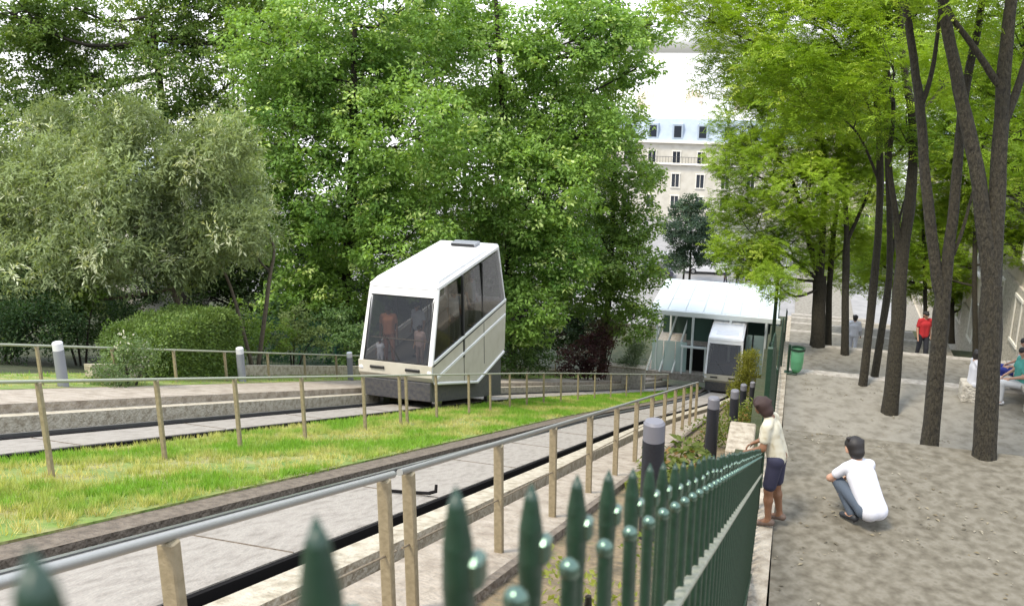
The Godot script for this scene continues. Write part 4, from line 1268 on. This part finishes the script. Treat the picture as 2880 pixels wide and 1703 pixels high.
	tree("path_tree", "tree just beyond the right edge whose leaves hang into the top right corner", [[[[4.31,-5.95,15.26],[4.19,-3.74,15.89],[3.91,-1.90,16.35],[3.69,-0.67,16.65],[3.47,0.55,16.95]],0.159,0.051]],
		[[3.4,-0.2,17.0,1.10], [3.5,-1.1,15.9,1.10], [3.4,-1.5,16.9,0.70], [3.8,-2.2,16.9,0.90], [2.9,0.3,16.1,1.00], [3.0,-0.9,16.7,0.60], [3.4,0.6,16.2,1.20], [3.4,-2.3,15.9,0.45]],
		"pinnate", 14, gold, M.bark, "tall thin-leaved trees along the steps", M.leaf_bright, 0.75)
	tree("path_tree", "far low-branched tree closing the view behind the person in red", [[[[8.00,-13.76,46.07],[7.80,-11.35,46.73],[7.68,-7.63,47.81]],0.155,0.077]],
		[[3.1,-10.7,47.0,1.40], [5.0,-10.9,46.9,1.40], [7.0,-11.3,47.1,1.30], [8.6,-10.1,45.8,1.60], [10.5,-9.8,47.8,1.60], [3.7,-8.5,45.0,1.80], [8.0,-9.3,48.2,1.80], [6.0,-9.4,46.5,1.50], [9.8,-8.1,49.2,1.60], [8.6,-11.9,47.4,1.00]],
		"pinnate", 14, gold, M.bark, "tall thin-leaved trees along the steps", M.leaf_bright, 1.4)
	tree("path_tree", "thin pole-like trunk behind the person in red", [[[[5.65,-12.02,37.20],[5.36,-9.28,37.93],[4.96,-5.48,38.95],[4.83,-2.44,39.82]],0.103,0.047]],
		[[4.8,-4.9,38.3,1.80], [4.2,-7.5,38.3,1.40], [5.5,-3.2,39.8,1.80], [4.2,-2.3,37.9,1.80], [3.5,-8.4,38.0,1.00], [5.9,-6.7,40.0,1.20]],
		"pinnate", 17, gold, M.bark, "tall thin-leaved trees along the steps", M.leaf_bright, 1.2)
	tree("path_tree", "far slender tree low down between the two nearest trunks", [[[[7.09,-11.21,35.70],[6.75,-8.05,36.54],[6.62,-4.74,37.49],[6.65,-1.58,38.45]],0.120,0.060]],
		[[6.5,-3.6,36.7,1.60], [8.2,-5.6,39.4,1.30], [6.6,-6.3,37.7,1.10], [6.0,-1.6,39.4,1.60], [8.2,-2.4,40.2,1.60], [7.1,-0.4,40.3,1.60], [5.5,-8.3,37.7,0.80], [5.9,-4.8,37.5,1.30], [7.6,-6.8,37.5,1.00], [8.2,-7.3,36.9,0.90], [4.7,-0.8,36.5,1.40], [7.9,-4.2,38.1,1.40]],
		"pinnate", 17, gold, M.bark, "tall thin-leaved trees along the steps", M.leaf_bright, 1.2)
	tree("broad_tree", "large dark green broadleaf tree rising behind and left of the near white car", [[[[-19.0,-14.33,36.0],[-18.3,-6.92,36.5],[-18.0,0.50,37.0]],0.35,0.12]],
		[[-20.5,-4.0,35.1,2.60], [-19.2,-1.9,38.5,3.00], [-17.6,-6.4,35.0,2.60], [-15.3,-3.9,36.0,3.00], [-14.9,-8.3,34.6,2.20], [-20.1,-8.8,35.8,2.20], [-20.5,-0.5,35.7,2.50], [-17.0,0.8,38.6,3.00], [-18.9,-10.7,36.1,1.80], [-20.0,-11.0,34.0,1.40], [-21.6,-6.8,34.0,1.50]],
		"broad", 8.5, [Color(.085,.18,.03), Color(.29,.45,.1), Color(.5,.62,.22)], M.bark, "trees beyond the left-hand track", null, 1.15, 0.5)
	tree("broad_tree", "tall fresh green broadleaf tree directly behind the near white car, trunk showing at the top", [[[[-12.6,-16.38,42.0],[-13.1,-6.94,42.8],[-13.9,2.50,43.5]],0.30,0.10]],
		[[-14.3,-1.1,44.0,3.00], [-11.9,-3.7,44.7,3.00], [-14.2,-6.0,40.5,3.00], [-11.2,-6.8,40.8,2.80], [-12.5,-10.3,41.4,2.20], [-10.1,-0.2,43.3,2.40], [-16.7,1.2,44.7,2.80], [-9.3,-4.4,43.2,2.20], [-10.1,-9.6,40.7,2.00], [-11.1,-12.0,39.2,1.80], [-14.9,-9.5,40.6,2.00], [-8.6,-0.0,44.0,1.60], [-7.6,-1.5,46.5,1.10], [-7.0,0.6,47.5,1.30], [-10.2,1.5,46.1,1.80]],
		"broad", 8, [Color(.09,.195,.032), Color(.33,.5,.115), Color(.54,.66,.27)], M.bark, "trees beyond the left-hand track", null, 1.2, 0.5)
	tree("broad_tree", "pale green tree at the right end of the wood, left of the far apartment block", [[[[-9.6,-19.05,50.0],[-9.2,-11.53,50.0],[-9.2,-4.00,50.0]],0.25,0.09]],
		[[-9.1,-6.9,49.1,2.20], [-8.1,-9.6,49.6,1.70], [-9.5,-10.7,49.0,2.20], [-7.3,-11.7,47.2,1.50], [-8.9,-13.6,48.8,1.60], [-10.4,-12.7,47.5,2.00], [-7.5,-7.4,51.3,0.90], [-9.4,-4.5,51.0,1.80], [-10.2,-2.1,49.1,1.80], [-7.3,-14.4,47.1,1.30]],
		"broad", 8, [Color(.09,.17,.03), Color(.3,.44,.11), Color(.46,.58,.2)], M.bark, "trees beyond the left-hand track", null, 1.15, 0.5)
	tree("broad_tree", "dark tall tree in the top left with patches of white sky showing through", [[[[-31.0,-16.04,41.0],[-30.8,-7.52,41.0],[-31.0,1.00,41.0]],0.40,0.14]],
		[[-38.1,-1.2,39.9,3.00], [-35.0,-3.0,40.1,2.20], [-29.7,-2.1,39.4,2.20], [-28.9,-4.2,40.9,2.20], [-34.9,1.7,39.4,1.80], [-28.9,1.0,43.1,2.40], [-27.2,-2.0,42.2,2.50], [-37.0,-4.7,38.1,2.50], [-26.3,-5.1,41.0,2.20], [-29.9,2.9,41.7,2.20], [-33.5,0.6,41.9,2.20], [-31.9,-4.6,37.8,2.20], [-36.5,1.1,37.7,2.20], [-26.9,0.6,43.7,2.40], [-30.3,-0.0,41.4,1.80], [-36.1,-1.4,40.2,1.60], [-36.8,0.6,40.0,1.60], [-24.8,1.4,43.2,2.20]],
		"broad", 7, [Color(.06,.12,.022), Color(.24,.35,.08), Color(.42,.5,.19)], M.bark, "trees beyond the left-hand track", null, 1.15, 0.5)
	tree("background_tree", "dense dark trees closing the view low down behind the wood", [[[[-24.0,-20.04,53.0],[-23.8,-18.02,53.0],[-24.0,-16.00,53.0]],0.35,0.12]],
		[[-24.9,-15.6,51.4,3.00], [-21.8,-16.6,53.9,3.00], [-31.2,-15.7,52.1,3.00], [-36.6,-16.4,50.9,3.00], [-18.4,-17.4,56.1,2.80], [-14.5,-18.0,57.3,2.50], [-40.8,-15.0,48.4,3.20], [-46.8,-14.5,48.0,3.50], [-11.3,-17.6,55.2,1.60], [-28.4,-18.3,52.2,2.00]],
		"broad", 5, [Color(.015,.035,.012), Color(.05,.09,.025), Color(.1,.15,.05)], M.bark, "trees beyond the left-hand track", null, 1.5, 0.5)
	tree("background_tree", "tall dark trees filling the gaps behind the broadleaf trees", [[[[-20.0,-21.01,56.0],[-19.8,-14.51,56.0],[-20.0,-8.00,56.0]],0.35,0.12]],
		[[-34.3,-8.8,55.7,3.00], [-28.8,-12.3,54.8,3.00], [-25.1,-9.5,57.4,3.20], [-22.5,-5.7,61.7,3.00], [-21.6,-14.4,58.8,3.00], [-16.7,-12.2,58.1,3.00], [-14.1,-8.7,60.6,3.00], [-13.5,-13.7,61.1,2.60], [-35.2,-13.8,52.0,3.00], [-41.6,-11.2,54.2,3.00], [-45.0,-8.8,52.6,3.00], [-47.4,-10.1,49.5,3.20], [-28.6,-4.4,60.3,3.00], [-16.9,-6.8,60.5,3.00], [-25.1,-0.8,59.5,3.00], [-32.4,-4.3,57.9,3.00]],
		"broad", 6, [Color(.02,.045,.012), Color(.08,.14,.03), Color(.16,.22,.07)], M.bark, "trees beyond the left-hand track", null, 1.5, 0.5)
	tree("grey_green_tree", "grey-green narrow-leaved tree with leaning stems left of the white cars and above the clipped hedge", [[[[-15.6,-9.21,21.3],[-16.1,-7.20,21.2],[-17.0,-5.20,21.2]],0.13,0.05],
		[[[-14.7,-9.76,22.6],[-14.3,-6.9,23.0],[-14.25,-5.8,23.3],[-14.8,-4.9,23.0]],.085,.03], [[[-14.75,-9.76,22.6],[-15.2,-6.9,22.4],[-15.6,-5.6,22.0]],.07,.03]],
		[[-17.0,-3.5,21.1,1.60], [-19.0,-4.1,21.0,1.70], [-15.8,-4.2,22.1,1.60], [-14.3,-5.0,21.3,1.20], [-17.1,-5.2,19.7,1.60], [-16.0,-5.6,21.0,1.20], [-20.4,-5.2,20.8,1.50], [-19.2,-6.2,18.8,1.40], [-15.1,-5.9,23.5,0.60], [-18.3,-5.8,19.6,1.10], [-14.5,-2.7,21.2,1.00], [-17.3,-2.3,21.2,1.00], [-21.2,-2.8,22.8,1.10], [-15.9,-4.0,24.2,0.90], [-21.1,-3.6,20.4,1.20], [-15.0,-4.7,23.7,0.50]],
		"olive", 15, [Color(.1,.14,.05), Color(.36,.43,.22), Color(.64,.67,.48)], M.bark_pale, "trees beyond the left-hand track", null, 1.5, 0.55)
	tree("street_tree", "small dark blue-green street tree in front of the apartment block", [[[[-9.0,-25.0,93.0],[-9.0,-21.5,93.0],[-9.2,-17.0,93.0]],.16,.06], [[[-9.7,-25.0,93.6],[-9.6,-21.5,93.6],[-9.7,-18.5,93.6]],.13,.05]],
		[[-9.1,-18.1,91.0,1.60], [-10.3,-17.2,94.6,1.30], [-8.3,-17.3,93.2,1.40], [-10.1,-19.6,91.8,1.20], [-7.9,-19.3,91.9,1.30], [-9.4,-16.1,93.3,1.10], [-9.0,-21.1,93.2,1.70], [-10.2,-21.7,91.8,1.20], [-7.4,-21.0,92.3,1.20], [-6.9,-18.4,92.9,1.10], [-11.3,-18.6,92.9,1.00]],
		"broad", 7, [Color(.03,.06,.04), Color(.08,.13,.085), Color(.14,.2,.14)], M.bark, "", null, 1.3)

func gy(h: float) -> float:
	return -1.75 - S(h)

func make_shrubs() -> void:
	# the clipped hedge: a block of small leaves with a bright top
	var o := thing("clipped_hedge", Vector3(-14.65, gy(19.0) - .08, -19.0), "long box-clipped hedge with pale top behind the left path", "hedge")
	var bufs := [PackedFloat32Array(), PackedFloat32Array()]
	for i in 7000:
		var u := rng.randf_range(-1.75, 1.75)
		var p := Vector3(rng.randf_range(-.75, .75), rng.randf_range(0.0, 1.55), u)
		var f := rng.randi() % 6
		if f < 2: p.x = 0.75 - absf(rng.randfn(0, .06))
		elif f < 4: p.y = 1.55 - absf(rng.randfn(0, .07))
		elif f == 4: p.z = (1.75 - absf(rng.randfn(0, .07))) * (1 if i % 2 else -1)
		if p.y > 1.4 and absf(p.z) > 1.62: p.y -= 0.14
		p.y += 0.05 * sin(p.z * 5.0) - p.z * -0.12 - absf(p.z) * .03
		p = Vector3(p.x + p.z * 0.1, p.y, p.z)
		var c := Color(.095, .165, .035).lerp(Color(.25, .35, .1), rng.randf())
		add_copy(bufs[i % 2], Basis.from_euler(Vector3(rng.randf() * 6, rng.randf() * 6, 0)).scaled(Vector3.ONE * rng.randf_range(.8, 1.5)), p, c * rng.randf_range(.6, 1.25))
	for v in 2: scatter("foliage", cluster("small", v), M.leaf, bufs[v], o)
	for k in 7: put("stem", G.new().tube([Vector3(rng.randf_range(-.2, .2), -.2, -1.6 + k * .53), Vector3(0, 1.4, -1.6 + k * .53)], [.03, .012], 5).done(), M.bark, o)
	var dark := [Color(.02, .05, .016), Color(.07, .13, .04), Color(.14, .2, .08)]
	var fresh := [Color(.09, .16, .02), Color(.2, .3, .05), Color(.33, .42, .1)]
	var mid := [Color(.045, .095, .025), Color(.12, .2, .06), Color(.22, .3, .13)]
	bush("flowering_shrub", "low shrub with pale flower heads in front of the clipped hedge", -12.9, 15.1, gy(15.1), [[0, .45, 0, .45], [.1, .4, .6, .4], [0, .35, -.5, .4], [-.3, .6, .3, .4]], "small", 26.0, [Color(.08, .13, .05), Color(.2, .28, .12), Color(.6, .58, .5)])
	bush("yellow_green_bush", "yellow-green bush on the far left above the leftmost pale bollard lamp", -17.6, 18.9, gy(18.9), [[0, 1.9, 0, .55], [.5, 1.75, .2, .4], [-.4, 1.7, -.2, .45]], "broad", 16.0, fresh, "shrub", "", .7)
	var low := "shrubs under the trees on the left"
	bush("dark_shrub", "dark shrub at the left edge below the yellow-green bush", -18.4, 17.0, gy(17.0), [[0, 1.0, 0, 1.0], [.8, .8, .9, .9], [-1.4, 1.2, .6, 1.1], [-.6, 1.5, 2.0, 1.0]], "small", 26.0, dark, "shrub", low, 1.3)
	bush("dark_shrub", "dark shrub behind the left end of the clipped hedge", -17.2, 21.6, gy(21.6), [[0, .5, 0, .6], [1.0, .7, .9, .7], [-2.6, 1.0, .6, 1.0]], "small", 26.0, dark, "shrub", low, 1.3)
	bush("leafy_shrub", "bright leafy shrub just right of the clipped hedge", -16.2, 24.6, gy(24.6), [[0, 1.2, 0, .7], [.4, 1.0, .8, .7], [-.5, 1.5, .6, .7]], "broad", 14.0, fresh, "shrub", low, .6)
	bush("leafy_shrub", "rounded green shrub midway between the hedge and the near car", -15.9, 26.6, gy(26.6), [[0, 1.3, 0, .7], [.5, 1.0, .7, .6], [0, 1.9, .5, .55]], "broad", 14.0, [Color(.1, .14, .04), Color(.2, .26, .09), Color(.3, .36, .14)], "shrub", low, .6)
	bush("leafy_shrub", "dense green shrub close left of the near car", -15.2, 29.5, gy(29.5), [[0, 1.2, 0, .9], [.7, 1.5, 1.2, .9], [-.7, 1.7, .8, .8]], "broad", 13.0, mid, "shrub", low, .7)
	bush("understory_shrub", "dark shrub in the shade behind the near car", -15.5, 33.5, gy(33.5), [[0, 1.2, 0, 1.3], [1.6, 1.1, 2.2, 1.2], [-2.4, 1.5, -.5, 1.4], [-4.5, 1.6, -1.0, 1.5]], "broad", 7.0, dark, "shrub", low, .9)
	bush("understory_shrub", "dark shrub right behind the back end of the near car", -12.4, 37.0, gy(37.0), [[0, 1.0, 0, 1.1], [.8, .7, 1.8, .9], [-1.2, 1.6, 1.2, 1.2]], "broad", 8.0, mid, "shrub", low, .8)
	bush("leafy_shrub", "green shrub by the back railing right of the near car", -11.6, 40.0, gy(40.0), [[0, .8, 0, .9], [.6, .6, 1.6, .8], [.2, 1.5, 2.0, .8]], "broad", 9.0, mid, "shrub", low, .8)
	bush("purple_shrub", "dark purple-leaved shrub between the near car and the station", -9.7, 46.0, gy(46.0), [[0, 1.6, 0, 1.1], [-.6, 1.0, -.8, .9], [.6, 2.2, .4, .9], [.4, .8, .2, .8]], "broad", 10.0, [Color(.05, .018, .022), Color(.11, .05, .05), Color(.2, .12, .1)], "shrub", "", .8)
	bush("tan_shrub", "brownish dry shrub above the purple-leaved shrub", -9.1, 47.5, gy(47.5), [[0, 3.0, 0, .8], [.5, 2.5, .4, .7], [.9, 3.0, .2, .5]], "broad", 8.0, [Color(.1, .085, .045), Color(.22, .19, .12), Color(.32, .28, .2)], "shrub", "", .7)
	bush("rounded_shrub", "grey-green shrub on the pale rocks left of the station", -7.75, 48.6, gy(48.6), [[0, 1.0, 0, .6], [.45, .85, .3, .5], [-.4, .8, 0, .45], [.3, 1.8, .6, .55]], "small", 30.0, [Color(.06, .1, .05), Color(.15, .21, .12), Color(.26, .32, .2)], "shrub", "", 1.2)
	bush("yellow_bush", "yellow-green bush right of the lower white car, in front of the station", -1.15, 41.0, -1.5 - S(41.0), [[0, 1.2, 0, .55], [.1, .7, 0, .55], [0, 1.8, .2, .4], [-.2, .4, -.3, .5]], "small", 34.0, [Color(.15, .16, .02), Color(.32, .32, .05), Color(.42, .4, .1)], "shrub", "", 1.2)
	var bed := "thin plants in the planting bed along the fence"
	var spots := [[-.9, 9.2, "broad"], [-1.0, 14.6, "small"], [-.75, 19.5, "small"], [-.6, 22.0, "broad"], [-.95, 25.5, "small"]]
	var nm := ["sparse weedy plant behind the largest dark bollard lamp", "yellowing plant between the first two small dark bollard lamps", "sprawling plant beyond the third dark bollard lamp", "leafy plant near the fourth dark bollard lamp", "small far plant at the end of the bed"]
	for i in 5:
		var s = spots[i]
		bush("bed_plant", nm[i], s[0], s[1], -1.5 - S(s[1]), [[0, .25, 0, .28], [.15, .15, .4, .25], [-.1, .3, -.4, .25]], s[2], 22.0, [Color(.08, .12, .02), Color(.22, .25, .05), Color(.33, .2, .07)], "plant", bed, .6 if s[2] == "broad" else 1.0)
	bush("bed_plant", "young plant with yellow-green leaves behind the foreground fence points", -.62, 3.1, -1.5 - S(3.1), [[0, .5, 0, .13], [.05, .3, .1, .12], [-.05, .7, -.1, .1]], "small", 70.0, [Color(.12, .15, .02), Color(.28, .3, .06), Color(.38, .4, .1)], "plant", bed, .6)
	bush("bed_plant", "pink-topped young plant between two foreground fence points", -.5, 4.4, -1.5 - S(4.4), [[0, .45, 0, .12], [.03, .75, .05, .08]], "small", 70.0, [Color(.1, .15, .02), Color(.24, .28, .05), Color(.55, .2, .16)], "plant", bed, .6)

func make_people() -> void:
	# the standing boy, leaning towards the fence and looking over it
	var s := 0.7
	var j := standing(1.0, 0.05)
	j.chest += Vector3(0, -.02, .1); j.neck += Vector3(0, -.04, .15); j.head += Vector3(0, -.05, .2)
	j.face = Vector3(-.7, -.1, .7)
	for sd in [["L", 1.0], ["R", -1.0]]:
		j["sh" + sd[0]] += Vector3(0, -.05, .12)
		j["el" + sd[0]] = Vector3(.22 * sd[1], 1.1, .14)
		j["wr" + sd[0]] = Vector3(.15 * sd[1], .99, .33)
	for k in j:
		if k != "face": j[k] *= s
	var camo := mottled(101, [[.3, .25, .16], [.46, .42, .31], [.5, .47, .37], [.52, .49, .4]], .5, .012, .9, 0.0, .06, 2)
	person(Vector3(.09, -F(7.75) + .035, -7.75), deg_to_rad(-102), j, s, {"head": 1.1, "skin": M.skin_brown, "hair": M.hair_brown, "lump": .03, "shirt": camo, "pants": plain(lin(.02, .02, .045), .8), "shoe": plain(lin(.12, .08, .06), .7), "leg": .82, "sleeve": .6, "hem": .36, "flare": .108, "curl": .5}, "standing boy in cream patterned T-shirt and navy shorts leaning at the green fence")
	# the crouching boy, back to the camera
	s = 0.74
	j = {"pel": Vector3(0, .27, -.17), "chest": Vector3(0, .56, .09), "neck": Vector3(0, .71, .2), "head": Vector3(0, .835, .27), "face": Vector3(-.15, -.5, 1)}
	for sd in [["L", 1.0], ["R", -1.0]]:
		var x: float = sd[1]
		j["hip" + sd[0]] = Vector3(.09 * x, .24, -.16)
		j["knee" + sd[0]] = Vector3(.19 * x, .43, .26)
		j["ank" + sd[0]] = Vector3(.13 * x, .09, -.0)
		j["toe" + sd[0]] = Vector3(.16 * x, .035, .16)
		j["sh" + sd[0]] = Vector3(.17 * x, .65, .17)
		j["el" + sd[0]] = Vector3(.28 * x, .47, .3)
		j["wr" + sd[0]] = Vector3(.12 * x, .38, .42)
	for k in j:
		if k != "face": j[k] *= s
	person(Vector3(.86, -4.19, -8.08), deg_to_rad(-148), j, s, {"head": 1.18, "skin": M.skin, "hair": M.hair, "lump": .01, "shirt": M.white_cloth, "pants": plain(lin(.07, .09, .12), .85), "shoe": plain(lin(.02, .022, .026), .6), "leg": 2.0, "sleeve": .58, "hem": .4, "flare": .124, "curl": .6}, "crouching boy in white T-shirt and blue-grey jeans on the landing")
	# people farther down the steps
	person(Vector3(4.55, -F(31.2), -31.2), deg_to_rad(20), standing(1.0, .12), 1.0, {"cell": .024, "skin": M.skin, "hair": M.hair, "shirt": plain(lin(.42, .02, .025), .85), "pants": plain(lin(.02, .022, .03), .85), "shoe": M.rubber}, "person in red top walking up the steps between the trunks")
	person(Vector3(2.85, -F(36.5), -36.5), deg_to_rad(170), standing(1.0, .1), 1.0, {"cell": .024, "skin": M.skin, "hair": M.hair, "shirt": M.white_cloth, "pants": M.white_cloth, "shoe": M.cap, "sleeve": 1.0}, "dark-haired person in white farther down the steps, left of the double trunks")
	var bench := thing("stone_bench", Vector3(4.75, -6.8, -19.0), "low pale stone bench at the right edge on the second landing", "bench")
	put("seat", G.new().box(Vector3(0, .42, 0), Vector3(.45, .1, 2.0), .02).done(), M.stone, bench)
	for z in [-.7, .7]: put("leg", G.new().box(Vector3(0, .185, z), Vector3(.36, .37, .2), .015).done(), M.stone, bench)
	person(Vector3(4.55, -6.8, -18.75), deg_to_rad(-80), seated(.92), .92, {"cell": .018, "skin": M.skin, "hair": M.hair, "shirt": plain(lin(.07, .3, .25), .85), "pants": plain(lin(.5, .5, .5), .85), "shoe": M.cap, "long": .12}, "seated person in teal top on the stone bench, half hidden by the nearest trunk")
	person(Vector3(4.72, -6.8, -19.45), deg_to_rad(-95), seated(.9), .9, {"cell": .018, "skin": M.skin, "hair": M.hair, "shirt": plain(lin(.62, .5, .5), .85), "pants": plain(lin(.02, .03, .2), .85), "shoe": M.navy}, "seated person in pale pink top and blue trousers at the right edge")
	person(Vector3(3.72, -6.8, -18.7), deg_to_rad(100), seated(.82), .82, {"cell": .018, "skin": M.skin, "hair": M.hair, "shirt": M.white_cloth, "pants": M.white_cloth, "shoe": M.navy, "sleeve": 1.0}, "dark-haired child in white sitting left of the nearest trunk")
	var stool := thing("stone_block", Vector3(3.72, -6.8, -18.75), "pale stone block seat under the child in white", "block")
	put("block", G.new().box(Vector3(0, .18, 0), Vector3(.4, .38, .4), .02).done(), M.stone, stool)
	# passengers in the near car
	var fl := Vector3(-9.9, -8.92, -21.9)
	var mk := func(x: float, z: float, sc: float, turn: float, col: Color, trousers: Color, skin: Material, label: String) -> void:
		person(fl + Vector3(x, 0, z), deg_to_rad(turn), standing(sc), sc, {"cell": .024, "skin": skin, "hair": M.hair, "shirt": plain(col, .85), "pants": plain(trousers, .85), "shoe": M.rubber}, label, "passengers in the near funicular car")
	mk.call(-.6, -1.0, .98, 15.0, lin(.5, .2, .1), lin(.36, .15, .09), M.skin_brown, "passenger in orange-brown clothes at the left of the front window")
	mk.call(-.66, -.5, .5, 10.0, lin(.72, .72, .78), lin(.7, .7, .74), M.skin, "small child in white low at the left corner of the front window")
	mk.call(.0, -1.7, .95, -20.0, lin(.62, .63, .66), lin(.04, .04, .05), M.skin, "passenger in pale shirt in the middle of the front window")
	mk.call(.4, -.85, .72, -10.0, lin(.5, .36, .33), lin(.3, .2, .17), M.skin, "child passenger in dusty pink at the right of the front window")
	mk.call(.55, -3.2, .97, 60.0, lin(.5, .52, .5), lin(.05, .05, .07), M.skin, "passenger in light top behind the side windows")
	mk.call(.5, -4.9, 1.0, 80.0, lin(.25, .28, .25), lin(.04, .04, .05), M.skin, "passenger in grey top near the back of the side windows")
	# passers-by in the street
	var pb := "passers-by in the street"
	for i in 3:
		person(Vector3(-5.6 + i * 1.1, -24.97, -96.0 - i * 1.5), deg_to_rad(60 - i * 90), standing(1.0, .15), 1.0, {"cell": .035, "skin": M.skin, "hair": M.hair, "shirt": plain([lin(.05, .05, .07), lin(.5, .45, .4), lin(.12, .1, .12)][i], .85), "pants": plain(lin(.03, .03, .05), .85), "shoe": M.rubber}, ["passer-by in dark jacket in the street right of the van", "passer-by in beige top in the street", "passer-by in brown top, rightmost in the street"][i], pb)

func make_small() -> void:
	# green bag litter bin on the second landing
	var o := thing("litter_bin", Vector3(.42, -6.8, -19.25), "green bag litter bin on a post beside the low wall of the second landing", "bin")
	put("post", G.new().tube([Vector3(-.16, -.02, 0), Vector3(-.16, .72, 0)], [.03, .03], 8).done(), M.green, o)
	put("ring", G.new().lathe([[.15, .6], [.175, .6], [.175, .66], [.15, .66], [.15, .6]], Vector3(.03, 0, 0), 16).done(), M.green, o)
	put("bag", G.new().lathe([[0, .06], [.08, .06], [.13, .14], [.15, .34], [.145, .5], [.155, .62]], Vector3(.03, 0, 0), 14).done(), M.bag, o)
	put("foot", G.new().box(Vector3(-.1, .02, 0), Vector3(.3, .04, .22), .01).done(), M.green, o)
	o.scale = Vector3.ONE * .88
	# pale low wall with a sloping end, left of the station
	var wl := thing("low_stone_wall", Vector3(-8.1, gy(48.3) - .1, -48.3), "pale low stone wall with a sloping end left of the station", "wall")
	put("wall", G.new().prism([Vector2(-1.5, -.3), Vector2(-.7, 1.0), Vector2(1.3, 1.0), Vector2(1.3, -.3)], -.25, .25, func(u, v, t): return Vector3(u, v, t)).done(), M.stone, wl)
	put("coping", G.new().box(Vector3(.3, 1.04, 0), Vector3(2.1, .1, .6), .03).done(), M.kerb, wl)
	# a track fitting on the near slab and a pale block in the planting bed
	var t := thing("track_lever", Vector3(CR(9.6) + .2, -2.1 - S(9.6), -9.6), "small black lever lying on the near track slab behind the handrail", "lever")
	t.rotation = Vector3(-.34, 0, 0)
	put("arm", G.new().tube([Vector3(-.3, .03, .12), Vector3(0, .03, 0), Vector3(.3, .05, -.05)], [.02, .022, .02], 6).done(), M.dark, t)
	put("hook", G.new().tube([Vector3(.28, .05, -.05), Vector3(.36, .08, -.06), Vector3(.35, .16, -.08)], [.022, .025, .018], 6).done(), M.dark, t)
	var pl := thing("concrete_block", Vector3(-.42, -1.62 - S(14.3), -14.3), "pale concrete block in the planting bed left of the standing boy", "block")
	put("block", G.new().box(Vector3(0, .2, 0), Vector3(.42, .45, 1.2), .02).done(), M.ledge, pl)
	# green lamp post behind the fence
	var lp := thing("lamp_post", Vector3(-.12, -F(33.0), -33.0), "slim dark green lamp post rising behind the fence beyond the boy", "lamp post")
	put("pole", G.new().lathe([[.12, 0], [.12, .5], [.07, .6], [.055, 2.9], [.0, 2.92]], Vector3.ZERO, 12).done(), M.green, lp)
	put("lantern", G.new().lathe([[.06, 2.9], [.15, 3.0], [.19, 3.35], [.05, 3.5], [.0, 3.6]], Vector3.ZERO, 10).done(), M.jade, lp)
